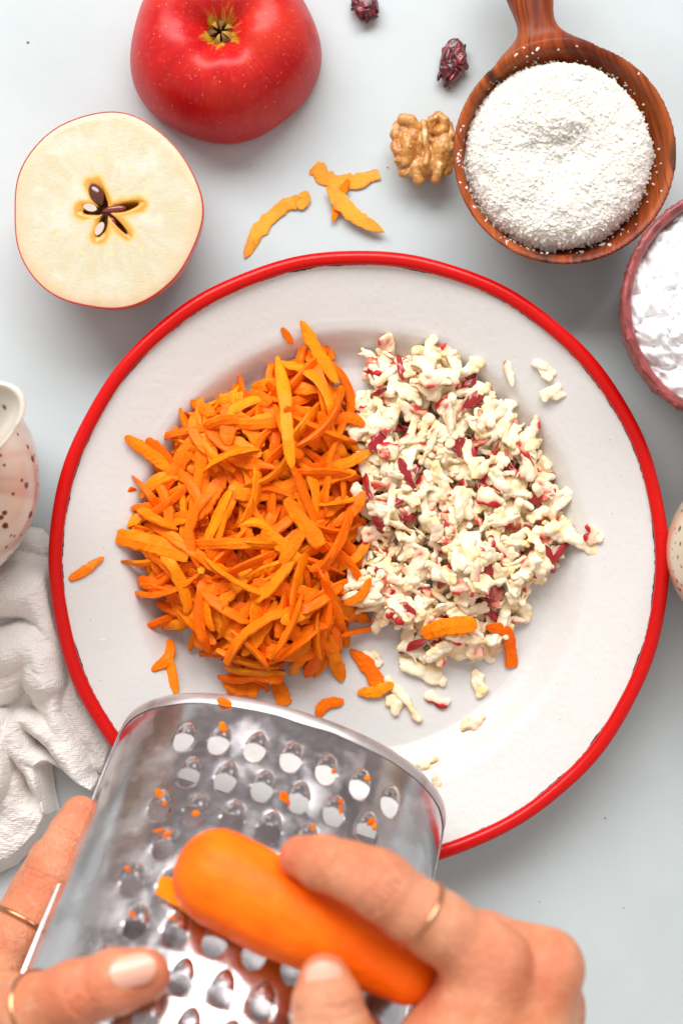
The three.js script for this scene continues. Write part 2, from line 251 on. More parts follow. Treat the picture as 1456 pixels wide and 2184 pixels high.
// single shreds whose place the photograph shows; [points in photo pixels], width px
function heroShred(pts, wpx, o = {}) {
  const h0 = o.h ?? 0.024, W3 = pts.map(([x, y]) => P(x, y, h0)), cv = new THREE.CatmullRomCurve3(W3), n = 9, w = M(wpx, h0), th = (o.th ?? 0.28) * w, c = [];
  let hs = []; for (let i = 0; i < n; i++) { const p = cv.getPoint(i / (n - 1)); hs.push(o.table ? 0 : hAt(p.x, p.z)); }
  // a stiff strip bridges the hollows: straight line through the highest supports, bent a little
  let b = 0, sx = 0, sh = 0, sxx = 0, sxh = 0; for (let i = 0; i < n; i++) { const t = i / (n - 1) - 0.5; sx += t; sh += hs[i]; sxx += t * t; sxh += t * hs[i]; } b = (n * sxh - sx * sh) / (n * sxx - sx * sx);
  const rs = hs.map((h, i) => h - b * (i / (n - 1) - 0.5)).sort((p, q) => p - q), a = rs[Math.floor(0.78 * (n - 1))];
  for (let i = 0; i < n; i++) { const t = i / (n - 1) - 0.5, p = cv.getPoint(i / (n - 1)); let y = mix(a + b * t, hs[i], 0.3) + (o.lift ?? 0) + (o.bow ?? 0) * (1 - 4 * t * t); if (o.table) y = 0.0004 + (o.lift ?? 0) + (o.bow ?? 0) * (1 - 4 * t * t); else y = Math.max(y, plateY(Math.hypot(p.x - PC.x, p.z - PC.z)) + 0.0004); c.push(V(p.x, y, p.z)); }
  const mid = c[4].clone(), geo = ribbon(c.map((p) => p.clone().sub(mid)), w, th, { seed: 500 + (heroShred.k = (heroShred.k ?? 0) + 1), tip0: o.t0 ?? 0.3, tip1: o.t1 ?? 0.3, twist: o.tw ?? 0.15, tone: o.tone ?? heroShred.k, ragged: o.rg ?? 0.16, n: 20 });
  if (!o.table) for (let i = 0; i < 60; i++) { const p = cv.getPoint(i / 59), q = c[Math.min(8, Math.round(i / 59 * 8))]; for (let k = -1; k <= 1; k++) { hUp(p.x + k * w * 0.25, p.z, q.y + th * 0.8); hUp(p.x, p.z + k * w * 0.25, q.y + th * 0.8); } }
  const m = mesh('carrot_shred', geo, carrotMat, scene, mid);
  return tag(m, o.label ?? 'orange carrot shred tangled in the heap on the enamel plate', 'carrot shred', o.label ? undefined : 'carrot shreds heaped on the plate');
}
for (const [pts, w, o] of [
  [[[535, 817], [610, 822], [680, 832]], 32], [[[520, 842], [582, 858]], 30], [[[465, 852], [520, 848]], 34, { t0: 0.7, t1: 0.7 }], [[[402, 850], [430, 868], [457, 885]], 26, { t0: 0.15 }],
  [[[496, 875], [530, 912], [563, 954]], 30], [[[457, 914], [510, 950], [559, 973]], 32], [[[484, 864], [486, 905], [488, 950]], 32, { t0: 0.6 }], [[[437, 879], [448, 945], [461, 1008]], 22],
  [[[426, 903], [390, 970], [343, 1044]], 34], [[[433, 926], [424, 1010], [406, 1114]], 27], [[[265, 930], [310, 962], [360, 1005]], 27, { lift: 0.002 }], [[[308, 934], [335, 960], [363, 993]], 26],
  [[[520, 1004], [492, 1065], [461, 1126]], 30], [[[484, 1004], [455, 1050], [426, 1106]], 32], [[[484, 973], [525, 990], [563, 997]], 24], [[[680, 879], [705, 930], [739, 985]], 32], [[[273, 1083], [320, 1080], [359, 1055]], 24, { t0: 0.1 }],
  [[[590, 757], [608, 850], [615, 930], [624, 1000]], 28, { lift: 0.002, bow: 0.002 }], [[[610, 871], [650, 915], [680, 950]], 36, { t1: 0.7 }], [[[610, 1063], [645, 1110], [684, 1165]], 34, { t1: 0.7 }],
  [[[504, 1055], [590, 1045], [680, 1022], [758, 1008]], 36, { lift: 0.002, t0: 0.5 }], [[[441, 1165], [504, 1200]], 40], [[[560, 1130], [620, 1180], [640, 1215]], 34], [[[360, 1110], [440, 1095]], 28], [[[540, 1190], [520, 1110]], 26],
  [[[245, 1143], [320, 1160], [406, 1183]], 42, { lift: 0.0025, t0: 0.65, t1: 0.7 }], [[[289, 1237], [335, 1252], [377, 1273]], 30], [[[539, 1215], [480, 1270], [406, 1325]], 34, { t1: 0.6 }], [[[539, 1244], [620, 1260], [700, 1281]], 34, { t0: 0.6, t1: 0.7 }],
  [[[362, 1288], [410, 1335], [458, 1376]], 27], [[[590, 1281], [560, 1345], [517, 1398]], 28], [[[495, 1305], [575, 1288]], 22], [[[670, 1297], [600, 1325]], 28], [[[335, 1320], [378, 1340]], 32], [[[553, 1384], [610, 1395], [671, 1398]], 36, { t0: 0.7 }],
  [[[700, 1354], [712, 1410], [730, 1465]], 30], [[[650, 1455], [686, 1390]], 30], [[[700, 1270], [735, 1300], [766, 1332]], 28], [[[724, 1360], [770, 1352], [810, 1346]], 12, { th: 1.1 }], [[[472, 1457], [510, 1475], [546, 1479]], 42, { t0: 0.6, t1: 0.7 }],
  [[[583, 1462], [595, 1490], [605, 1518]], 32, { t1: 0.8 }], [[[524, 1435], [600, 1458]], 32], [[[620, 1400], [660, 1360]], 36], [[[430, 1270], [500, 1240]], 30], [[[600, 1200], [650, 1130]], 28], [[[690, 1100], [740, 1060]], 26], [[[660, 1215], [745, 1190]], 26],
  [[[641, 680], [672, 738], [719, 815]], 26, { t0: 0.1, lift: 0.003, label: 'long pointed carrot shred lying up the well wall of the plate above the carrot heap' }],
  [[[599, 694], [610, 710], [622, 728]], 15, { t0: 0.15, t1: 0.1, label: 'tiny pointed carrot sliver alone on the plate flange above the carrot heap' }],
  [[[352, 1372], [350, 1410], [318, 1434]], 26, { t1: 0.2, label: 'bent carrot shred on bare enamel, crossing a straight one, beside the heap' }],
  [[[354, 1408], [362, 1450], [371, 1488]], 22, { t1: 0.15, lift: 0.001, label: 'straight carrot shred on bare enamel, crossed by a bent one, beside the heap' }],
  [[[748, 1395], [785, 1430], [812, 1470], [835, 1478]], 34, { t0: 0.15, label: 'wavy carrot shred lying between the heaps and the grater' }],
  [[[763, 1490], [800, 1488], [842, 1470]], 27, { t0: 0.2, lift: 0.0008, label: 'short carrot shred under the wavy one between the heaps and the grater' }],
  [[[674, 1543], [690, 1518], [733, 1509]], 25, { label: 'curled carrot shred touching the edge of the steel grater' }],
  [[[148, 1236], [182, 1215], [217, 1189]], 20, { t0: 0.45, t1: 0.12, label: 'small tapered carrot sliver alone on the plate flange' }],
]) heroShred(pts, w, o);
for (const [pts, w, o] of [
  [[[522, 549], [560, 480], [610, 437], [640, 424]], 31, { t0: 0.08, t1: 0.7, rg: 0.3, label: 'long curved carrot shred on marble with one thin pointed end' }],
  [[[645, 408], [650, 425], [634, 442]], 22, { t0: 0.5, t1: 0.5, lift: 0.0008, label: 'stubby carrot scrap on the broad end of the long curved shred' }],
  [[[668, 353], [700, 380], [750, 386], [808, 368]], 32, { t0: 0.7, t1: 0.7, rg: 0.4, label: 'wide ragged carrot shred on marble crossing the other two' }],
  [[[743, 383], [725, 420], [710, 474]], 20, { t1: 0.12, lift: 0.0016, label: 'narrow pointed carrot shred hanging between two crossed shreds on marble' }],
  [[[699, 398], [725, 430], [765, 468], [818, 496]], 33, { t0: 0.15, t1: 0.1, lift: 0.003, rg: 0.25, label: 'tapered carrot shred on marble lying over the narrow one' }],
]) heroShred(pts, w, { ...o, table: true, h: 0.002, tone: w === 20 ? 1 : -1, th: 0.16 });

// ───────────────────────── grated apple ─────────────────────────
const appleMat = std({ vertexColors: true, roughness: 0.5, clearcoat: 0.16, clearcoatRoughness: 0.2, specularIntensity: 0.25 });
const skinMat = std({ vertexColors: true, roughness: 0.3, clearcoat: 0.5, clearcoatRoughness: 0.2, side: THREE.DoubleSide });
const applePieces = [], appleBits = []; { const R = RNG(909); for (let i = 0; i < 24; i++) { // clumps of a few short soft strips
  const n = 1 + Math.floor(R() * 3.4), caps = [], o = R() * 100, red = i % 3 === 0; let mx = 0.002, mz = 0.002, my = 0.002;
  for (let k = 0; k < n; k++) { const a = (k ? (R() - 0.5) * 1.6 : 0), l = (i % 2 ? 0.0026 + 0.0042 * R() : 0.0012 + 0.0030 * R()) * (k ? 0.8 : 1.1), r = (i % 2 ? 0.0011 : 0.0015) + 0.0009 * R(), c = V((R() - 0.5) * 0.005 * (k ? 1 : 0), (R() - 0.5) * 0.0012, (R() - 0.5) * 0.0044 * (k ? 1 : 0)), d = V(Math.cos(a), (R() - 0.5) * 0.5, Math.sin(a)).multiplyScalar(l); caps.push([c.clone().sub(d), c.clone().add(d), r, r * (0.55 + 0.6 * R()), c.clone().add(V(0, (R() - 0.5) * 0.0016, (R() - 0.5) * 0.0026))]); }
  for (const [a, b, r] of caps) for (const p of [a, b]) { mx = Math.max(mx, Math.abs(p.x) + r); my = Math.max(my, Math.abs(p.y) + r); mz = Math.max(mz, Math.abs(p.z) + r); }
  const f = (x, y, z) => { let d = 1; const Y = y * 1.6; for (const [a, b, ra, rb, m] of caps) d = smin(d, Math.min(cone(x, Y, z, a, m, ra, (ra + rb) / 2), cone(x, Y, z, m, b, (ra + rb) / 2, rb)), 0.0006); return d > 0.002 ? d : d + 0.0018 * (noise(x * 400 + o, y * 400, z * 400) - 0.5) + 0.0007 * (noise(x * 900 + o, y * 900, z * 900) - 0.5); };
  const paint = (x, y, z) => {
    const n1 = noise(x * 260 + o, y * 260, z * 260 + 5); let c = mix3([0.95, 0.82, 0.60], [0.95, 0.70, 0.34], sstep(0.3, 0.9, n1));
    if (red) { const q = z / mz + 1.3 * (noise(x * 300 + o, y * 300, z * 300) - 0.5); c = mix3(c, [0.92, 0.46, 0.33], sstep(-0.15, 0.5, q) * 0.8); c = mix3(c, i % 2 ? [0.64, 0.05, 0.035] : [0.46, 0.018, 0.022], sstep(0.5, 0.68, q)); }
    return c; };
  const pad = 0.0014, lo = V(-mx - pad, -my - pad, -mz - pad), hi = V(mx + pad, my + pad, mz + pad), dims = { L: mx * 2, w: mz * 1.7, th: my * 0.95 };
  applePieces.push({ ...dims, geo: sdfGeo(f, lo, hi, 0.00058, paint) }); appleBits.push({ ...dims, geo: sdfGeo(f, lo, hi, 0.00092, paint) });
} }
const skinPieces = []; { const R = RNG(313); for (let i = 0; i < 10; i++) {
  const L = 0.0040 + 0.0065 * R(), w = 0.0020 + 0.0026 * R(), o = R() * 50, curl = 0.1 + 0.4 * R(), pale = i % 3 === 0;
  const top = gridGeo(12, 6, (u, v) => { const s = u - 0.5, k = (v - 0.5) * Math.sqrt(Math.max(0.03, 1 - 4 * s * s)) * (0.5 + 1.1 * noise(u * 6, o)); const y = curl * (0.25 - s * s) * L - 1.0 * w * k * k + 0.0009 * noise(u * 5, v * 4, o); const m = pale ? noise(u * 4, v * 3, o) : 0.1; return { p: [s * L, y + 0.0005, k * w], c: mix3(i % 3 ? [0.34, 0.010, 0.015] : [0.52, 0.022, 0.020], [0.85, 0.40, 0.22], sstep(0.4, 0.75, m)) }; });
  const bot = gridGeo(12, 6, (u, v) => { const s = u - 0.5, k = (v - 0.5) * Math.sqrt(Math.max(0.03, 1 - 4 * s * s)) * (0.5 + 1.1 * noise(u * 6, o)); const y = curl * (0.25 - s * s) * L - 1.0 * w * k * k; return { p: [s * L, y - 0.0003 + 0.0006 * Math.abs(k) * 2, k * w], c: [0.86, 0.70, 0.48] }; });
  skinPieces.push({ L, w, th: 0.0008, geo: mergeGeometries([top, bot]) });
} }
{
  const R = RNG(88), pick = sampler(applePoly, R), qt = new THREE.Quaternion(), eul = new THREE.Euler();
  const place = (list, frac, roll, scale) => {
    for (let tries = 0; tries < 4000; tries++) {
      const [x, z] = pick(), lump = 0.75 + 0.5 * fbm(x * 55, z * 55, 3, 2); if (hAt(x, z) > dome(applePoly, x, z, 0.023, 0.034) * frac * lump) continue;
      const v = list[Math.floor(R() * list.length)], yaw = R() * Math.PI * 2, k = scale * (0.8 + 0.45 * R()), s = settle(x, z, yaw, v.L * k, v.w * k, v.th * k, 0.6, 0.0006), rl = (R() - 0.5) * roll;
      raise(x, z, yaw, v.L * k * 0.85, v.w * k * 0.85, s.y, s.b, v.th * k);
      qt.setFromEuler(eul.set(0, -yaw, Math.atan(s.b) + (R() - 0.5) * 0.5, 'YZX')).multiply(new THREE.Quaternion().setFromAxisAngle(V(1, 0, 0), rl));
      return { v, k, p: V(x, s.y + v.th * k * 0.45, z), q: qt.clone() };
    } return null;
  };
  const core = [], bake = (r) => core.push(r.v.geo.clone().applyMatrix4(new THREE.Matrix4().compose(r.p, r.q, V(r.k, r.k, r.k))));
  for (let i = 0; i < 420; i++) { const r = place(appleBits, 0.85, 1.2, 1.0); if (!r) break; bake(r); }
  const skins = [];
  const put = (list, name, label, cat, grp, mat, frac, sc, roll) => { const r = place(list, frac, roll, sc); if (!r) return; const o = mesh(name, r.v.geo, mat, scene, r.p); o.quaternion.copy(r.q); o.scale.setScalar(r.k); tag(o, label, cat, grp); };
  for (let i = 0; i < 285; i++) {
    put(applePieces, 'apple_shred', 'pale wet grated apple piece in the heap beside the carrot', 'apple shred', 'grated apple pieces heaped on the plate', appleMat, 1.2, 1.0, 1.6);
    if (i % 3 === 1 && i < 240) put(skinPieces, 'apple_skin_flake', 'thin dark red apple skin flake caught in the grated apple heap', 'apple skin', 'skin flakes in the apple heap', skinMat, 1.3, 1.35, 1.8);
    if (i % 4 !== 0) { const r = place(appleBits, 1.2, 1.5, 0.5); if (r) bake(r); }
  }
  tag(mesh('grated_apple', mergeGeometries(core), appleMat), 'bed of fine pale grated apple under the larger apple pieces', 'grated apple', null, 'stuff');
  // loose bits beside the heap: [photo pixel], turn, size, label
  for (const [x, y, a, k, v, label] of [
    [1082, 793, 1.4, 1.0, 3, 'pale apple bit on the upper plate flange, closest to the apple heap'], [1155, 790, 0.5, 1.0, 7, 'crumbly pale apple bit on the flange above a long thin one'],
    [1165, 838, -0.5, 1.2, 10, 'long pale apple bit on the flange under a crumbly one'], [1240, 1155, 0.4, 1.4, 14, 'white apple clump sticking out of the heap onto the flange'], [1262, 1140, 1.5, 1.0, 18, 'small apple piece at the outer end of the clump on the flange'],
    [862, 1500, 0.9, 1.5, 15, 'wet apple lump touching the short carrot shred on bare enamel'], [845, 1498, 1.6, 1.0, 4, 'red edged apple bit against the wet lump by the short carrot shred'], [937, 1497, 0.4, 1.2, 12, 'lone apple crumb with a red fleck on bare enamel'],
    [1010, 1546, -0.5, 1.1, 6, 'flat translucent apple sliver on the well wall of the plate'], [1022, 1465, 1.4, 1.1, 8, 'thin apple sliver with brown tip below the apple heap'], [911, 1634, 0.1, 1.0, 9, 'flat pale apple scrap on enamel near the curved grater edge'], [930, 1664, 1.2, 0.7, 11, 'tiny apple scrap below a flat one near the grater edge'],
    [905, 1440, 0.3, 1.3, 17, 'cluster of apple crumbs trailing from the apple heap toward the grater'], [935, 1442, 1.0, 0.8, 19, 'small apple crumb beside the trailing cluster'], [795, 1410, 0.7, 0.8, 20, 'watery apple scrap behind the wavy carrot shred'],
  ]) { const pv = applePieces[v], q = P(x, y, 0.012), r = Math.hypot(q.x - PC.x, q.z - PC.z), o = mesh('apple_shred', pv.geo, appleMat, scene, V(q.x, plateY(r) + pv.th * 0.4 * k, q.z)); o.rotation.y = -a; o.scale.set(k, k * 0.8, k); tag(o, label, 'apple shred'); }
  for (const [pts, w] of [[[[700, 1000], [745, 985], [792, 960]], 24], [[[712, 1120], [752, 1090], [778, 1050]], 26], [[[722, 1215], [760, 1190], [790, 1150]], 22], [[[705, 900], [745, 890], [778, 905]], 24], [[[735, 1290], [770, 1270], [790, 1235]], 20]]) heroShred(pts, w, { lift: 0.001 });
  heroShred([[904, 1356], [950, 1340], [1018, 1332]], 40, { lift: 0.002, t0: 0.45, t1: 0.4, label: 'thick carrot shred lying on the edge of the apple heap' });
  heroShred([[1040, 1342], [1083, 1350], [1098, 1390], [1102, 1434]], 27, { t0: 0.3, t1: 0.85, label: 'hooked carrot shred poking out from under the apple heap' });
}
{ // drop of water on the flange
  const q = P(217, 1371, 0.02), r = Math.hypot(q.x - PC.x, q.z - PC.z), g = new THREE.SphereGeometry(1, 24, 10, 0, Math.PI * 2, 0, Math.PI / 2); g.scale(M(15), 0.0009, M(11));
  const Rc = RNG(19); [[535, 353], [1290, 1745], [1330, 1935], [826, 356], [60, 90], [1150, 1922]].forEach(([x, y], i) => { const c = new THREE.IcosahedronGeometry(0.0002 + 0.0002 * Rc(), 1); c.scale(1.5, 0.6, 1); tag(mesh('crumb', c, std({ color: col(i % 3 === 1 ? [0.20, 0.15, 0.11] : [0.70, 0.45, 0.25]), roughness: 0.8 }), scene, P(x, y, 0.0003)), 'tiny crumb on the bare marble', 'crumb', 'crumbs strewn on the marble'); });
  tag(mesh('water_drop', g, std({ color: 0xffffff, roughness: 0.03, transmission: 1, thickness: 0, ior: 1.33 }), scene, V(q.x, plateY(r) + 0.0004, q.z)), 'clear drop of juice on the white plate flange', 'drop');
}

// ───────────────────────── apples ─────────────────────────
const redSkin = (seed, calyx) => { const R = RNG(seed * 31), dots = {}, NB = 48; for (let i = 0; i < 620; i++) { const d = [R(), R(), 0.0012 + 0.0014 * R(), 0.25 + 0.35 * R()]; (dots[`${Math.floor(d[0] * NB)},${Math.floor(d[1] * NB)}`] ??= []).push(d); }
  return tex(calyx ? 900 : 420, calyx ? 450 : 210, (u, v) => {
    const a = u * 2 * Math.PI, rr = 0.25 + 0.75 * (1 - v), cx = Math.cos(a) * rr, sx = Math.sin(a) * rr, streak = fbm(cx * 11 + seed, sx * 11, v * 2, 4), patch = fbm(cx * 1.6 + seed, sx * 1.6, v * 2.5, 3), fine = fbm(cx * 40, sx * 40 + seed, v * 30, 2);
    let c = mix3([0.58, 0.009, 0.011], [0.50, 0.007, 0.010], sstep(0.35, 0.7, streak)); c = mix3(c, [0.63, 0.035, 0.013], sstep(0.45, 0.75, patch) * (0.4 + 0.6 * streak)); c = mix3(c, [0.66, 0.07, 0.04], sstep(0.55, 0.8, fine) * 0.3);
    for (let p = -1; p <= 1; p++) for (let q = -1; q <= 1; q++) for (const d of dots[`${(Math.floor(u * NB) + p + NB) % NB},${Math.floor(v * NB) + q}`] ?? []) { let du = Math.abs(u - d[0]); du = Math.min(du, 1 - du); if (Math.hypot(du * rr * 1.2, (v - d[1]) * 0.55) < d[2] * 0.75) c = mix3(c, [0.80, 0.40, 0.22], d[3]); }
    if (calyx) { const n = fbm(cx * 14, sx * 14, 3, 3) - 0.5, g = sstep(0.66, 0.76, v + 0.34 * n + 0.03 * Math.sin(a * 5)); c = mix3(c, mix3([0.58, 0.30, 0.025], [0.36, 0.20, 0.02], sstep(0.4, 0.65, fine)), g); c = mix3(c, [0.05, 0.022, 0.008], sstep(0.80, 0.85, v + 0.04 * Math.sin(a * 5) + 0.1 * n)); }
    return c;
  }, { repeat: true }); };
{ // half apple, cut face down
  const R = 0.0388, at = P(478, 100, 0.012), t = thing('apple_half', 'red apple half resting on its cut face with the calyx up', 'apple', V(at.x, 0, at.z));
  const pf = [[0.97, 0], [1.0, 0.16], [0.985, 0.36], [0.93, 0.58], [0.83, 0.80], [0.68, 0.96], [0.52, 1.03], [0.40, 1.03], [0.30, 0.98], [0.215, 0.90], [0.15, 0.82], [0.10, 0.76], [0.06, 0.70], [0.03, 0.62], [0.0, 0.60]];
  const cv = new THREE.SplineCurve(pf.map(([a, b]) => new THREE.Vector2(a, b)));
  const g = gridGeo(120, 80, (u, v) => { const c = cv.getPoint(v), a = u * 2 * Math.PI; const lob = 1 + (0.016 + 0.03 * v) * Math.cos(5 * (a - 1.45)) * (v < 0.75 ? 1 : 0.6) + 0.018 * Math.cos(2 * a + 0.5) + 0.012 * Math.cos(3 * a - 1); const r = Math.max(0, c.x) * R * lob; return { p: [Math.cos(a) * r, c.y * R * (1 + 0.035 * Math.cos(5 * (a - 1.45)) * sstep(0.3, 0.6, v)), Math.sin(a) * r], uv: [u, v] }; }, true);
  const skin = mesh('skin', g, std({ map: redSkin(3, true), roughness: 0.40, specularIntensity: 0.5, clearcoat: 0.10, clearcoatRoughness: 0.25, side: THREE.DoubleSide }), t);
  const S = RNG(5), sm = std({ color: col([0.16, 0.08, 0.02]), roughness: 0.8, side: THREE.DoubleSide }), sy = std({ color: col([0.42, 0.24, 0.04]), roughness: 0.8, side: THREE.DoubleSide });
  for (let i = 0; i < 7; i++) { const a = i / 7 * 6.283 + S() * 0.5, L = 0.0045 + 0.0025 * S(); const q = gridGeo(3, 5, (u, v) => { const w = (1 - v) * 0.0014 + 0.0002, r = 0.0058 - v * L * 0.8, y = R * 0.765 + Math.sin(v * 2.4) * L * 0.45, s = (u - 0.5) * 2 * w; return { p: [Math.cos(a) * r - Math.sin(a) * s, y, Math.sin(a) * r + Math.cos(a) * s] }; }); mesh('sepal', q, i % 2 ? sm : sy, t); }
}
{ // half apple, cut face up
  const R = M(207, 0.036), HT = 0.036, at = P(227, 450, HT), t = thing('apple_half', 'apple half lying with its cream cut face and seeded core up', 'apple', V(at.x, 0, at.z));
  const rad = (a) => 1 + 0.014 * Math.cos(5 * a + 0.4) + 0.022 * Math.cos(2 * a + 3.0) + 0.012 * Math.cos(3 * a - 0.6) + 0.004 * Math.cos(9 * a);
  const pf = [[0.0, 0.2], [0.3, 0.04], [0.45, 0.0], [0.66, 0.08], [0.86, 0.32], [0.955, 0.6], [0.99, 0.82], [0.996, 0.95], [0.994, 0.992], [0.985, 1.0]];
  const cv = new THREE.SplineCurve(pf.map(([a, b]) => new THREE.Vector2(a, b)));
  mesh('skin', gridGeo(140, 50, (u, v) => { const c = cv.getPoint(v), a = u * 2 * Math.PI, r = Math.max(0, c.x) * R * mix(1, rad(a), sstep(0.2, 0.7, v)); return { p: [Math.cos(a) * r, c.y * HT, Math.sin(a) * r], uv: [u, v * 0.8] }; }, true), std({ map: redSkin(8, false), roughness: 0.34, clearcoat: 0.4, clearcoatRoughness: 0.22, side: THREE.DoubleSide }), t);
  // core: five-armed hollow; angles in the table plane, sizes in photo pixels
  const arms = [[Math.atan2(-50, -24), 50, 0.46], [Math.atan2(-14, 64), 60, 0.27], [Math.atan2(52, 48), 54, 0.17], [Math.atan2(56, -16), 46, 0.36], [Math.atan2(-3, -54), 42, 0.40]];
  const armD = (x, z) => { let d = 9; for (const [c, L, w] of arms) d = Math.min(d, segDist(x, z, [0, 0], [Math.cos(c) * M(L + 9, HT) / R, Math.sin(c) * M(L + 9, HT) / R]) - 0.03 - 0.11 * w); return d; };
  const ang = (a, b) => Math.abs(((a - b + Math.PI * 3) % (Math.PI * 2)) - Math.PI);
  const star = (a) => { let r = 9; for (const [c, L, w] of arms) r = Math.max(r, 9 + L * Math.exp(-((ang(a, c) / w) ** 2))); return M(r, HT) * (1 + 0.06 * Math.sin(a * 17)); };
  const flesh = tex(760, 760, (u, v) => {
    const x = (u - 0.5) * 2.2, z = (v - 0.5) * 2.2, r = Math.hypot(x, z), a = Math.atan2(z, x), rr = rad(a);
    const fib = fbm(Math.cos(a) * 9, Math.sin(a) * 9, r * 5, 4), cell = fbm(u * 90, v * 90, 2, 2), wet = fbm(u * 11, v * 11, 7, 3);
    let c = mix3([0.595, 0.55, 0.405], [0.575, 0.505, 0.33], sstep(0.35, 0.7, fib)); c = mix3(c, [0.65, 0.62, 0.52], sstep(0.55, 0.8, wet) * 0.8); c = mix3(c, [0.60, 0.51, 0.31], sstep(0.5, 0.75, cell) * 0.3);
    c = mix3(c, [0.68, 0.46, 0.26], sstep(0.78, 0.97, r / rr + 0.10 * (fib - 0.5)) * 0.55); c = mix3(c, [0.72, 0.16, 0.05], sstep(0.974, 0.986, r / rr + 0.004 * (cell - 0.5)));
    const k = (a / (Math.PI * 2) * 10 + 10.2) % 1, vb = Math.hypot((k - 0.5) * 1.1, (r - 0.50 - 0.05 * Math.sin(a * 3)) * 4.5); c = mix3(c, [0.82, 0.70, 0.10], sstep(0.13, 0.05, vb + 0.06 * cell) * 0.7);
    const ed = armD(x, z), rag = 0.05 * (fbm(u * 30, v * 30, 4, 3) - 0.5) + 0.04 * (fib - 0.5);
    c = mix3(c, [0.74, 0.47, 0.08], sstep(0.085, 0.01, ed + rag) * 0.8); c = mix3(c, [0.62, 0.27, 0.02], sstep(0.045, 0.0, ed + rag * 0.7) * 0.9);
    return c;
  });
  const fb = tex(512, 512, (u, v) => 0.45 * fbm(u * 24, v * 24, 1, 3) + 0.3 * noise(u * 140, v * 140, 2), { srgb: false });
  mesh('cut_face', gridGeo(200, 26, (u, v) => { const a = -u * 2 * Math.PI, r0 = star(a), r1 = rad(a) * R * 0.986, r = mix(r0, r1, v), x = Math.cos(a) * r, z = Math.sin(a) * r; return { p: [x, HT + 0.0001 - 0.0004 * sstep(0.93, 1, v) - 0.0007 * sstep(0.07, 0, v), z], uv: [x / R / 2.2 + 0.5, z / R / 2.2 + 0.5] }; }, true), std({ map: flesh, bumpMap: fb, bumpScale: 0.0002, roughness: 0.36, clearcoat: 0.35, clearcoatRoughness: 0.3 }), t);
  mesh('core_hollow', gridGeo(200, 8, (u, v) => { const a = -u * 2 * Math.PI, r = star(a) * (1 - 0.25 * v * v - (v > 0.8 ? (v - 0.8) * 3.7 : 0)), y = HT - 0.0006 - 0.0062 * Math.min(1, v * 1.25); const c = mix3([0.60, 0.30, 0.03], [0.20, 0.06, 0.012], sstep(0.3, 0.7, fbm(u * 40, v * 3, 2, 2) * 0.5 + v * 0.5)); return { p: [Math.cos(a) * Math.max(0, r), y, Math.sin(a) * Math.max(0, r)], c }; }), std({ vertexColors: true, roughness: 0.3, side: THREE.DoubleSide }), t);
  const seedG = (L, w, h) => { const g = new THREE.SphereGeometry(1, 24, 16), p = g.attributes.position; for (let i = 0; i < p.count; i++) { const x = p.getX(i), k = 1 - 0.35 * x * sstep(-0.2, 1, x); p.setXYZ(i, x * L, p.getY(i) * h * k, p.getZ(i) * w * k); } g.computeVertexNormals(); return g; };
  const coat = std({ color: col([0.10, 0.016, 0.006]), roughness: 0.22, clearcoat: 0.8, clearcoatRoughness: 0.1 }), coat2 = std({ color: col([0.20, 0.03, 0.022]), roughness: 0.3, clearcoat: 0.6 }), white = std({ color: col([0.56, 0.47, 0.40]), roughness: 0.5 });
  const put = (x, y, a, L, w, h, m, dy) => { const q = P(x, y, HT), o = mesh('seed', seedG(M(L, HT), M(w, HT), h), m, t, V(q.x - at.x, HT + dy, q.z - at.z)); o.rotation.y = -a; return o; };
  put(206, 414, Math.atan2(34, 16), 26, 16, 0.0026, coat, -0.0008); put(243, 445, Math.PI - 0.15, 26, 9, 0.0018, coat2, -0.0014); put(238, 469, -2.3, 12, 7, 0.0014, coat2, -0.0016);
  for (const [x, y, a, L, w] of [[193, 443, 0.25, 17, 10.5], [213, 488, Math.atan2(-30, 16), 18, 10.5]]) { const o = put(x, y, a, L, w, 0.0016, coat, -0.0014); const k = new THREE.CylinderGeometry(1, 0.8, 0.0009, 28); k.scale(M(L - 2.6, HT), 1, M(w - 2.6, HT)); mesh('kernel', k, white, o, V(0, 0.0014, 0)); }
}

// ───────────────────────── raisins and walnut ─────────────────────────
const raisinMat = std({ vertexColors: true, roughness: 0.32, clearcoat: 0.4, clearcoatRoughness: 0.25 });
function raisin(px, py, L, w, a, seed, label) {
  const at = P(px, py, 0.005), l = M(L, 0.005), ww = M(w, 0.005), h = ww * 0.75;
  const f = (x, y, z) => { const q = Math.hypot(x / l, y / h, z / ww), wx = noise(x * 220 + seed, y * 220, z * 220) * 1.6; const r1 = Math.abs(noise(x * 230 + wx + seed, y * 380, z * 430 + wx) - 0.5), r2 = Math.abs(noise(x * 900 + seed, y * 900 + wx, z * 900) - 0.5); return (q - 1) * Math.min(h, ww) + 0.0032 * (0.12 - r1) + 0.0003 * (0.2 - r2); };
  const g = sdfGeo(f, V(-l * 1.4, -h * 1.5, -ww * 1.5), V(l * 1.4, h * 1.5, ww * 1.5), 0.00022, (x, y, z) => { const n = fbm(x * 500, y * 500 + seed, z * 500, 3); return mix3([0.075, 0.008, 0.014], [0.24, 0.018, 0.028], sstep(0.4, 0.7, n)); });
  const m = mesh('raisin', g, raisinMat, scene, V(at.x, h * 0.95, at.z)); m.rotation.y = -a; return tag(m, label, 'raisin');
}
raisin(965, 134, 45, 28, 1.85, 3, 'wrinkled dark red raisin lying near the wooden scoop');
raisin(778, 12, 33, 27, 1.0, 17, 'wrinkled raisin cut by the picture edge between apple half and scoop handle');
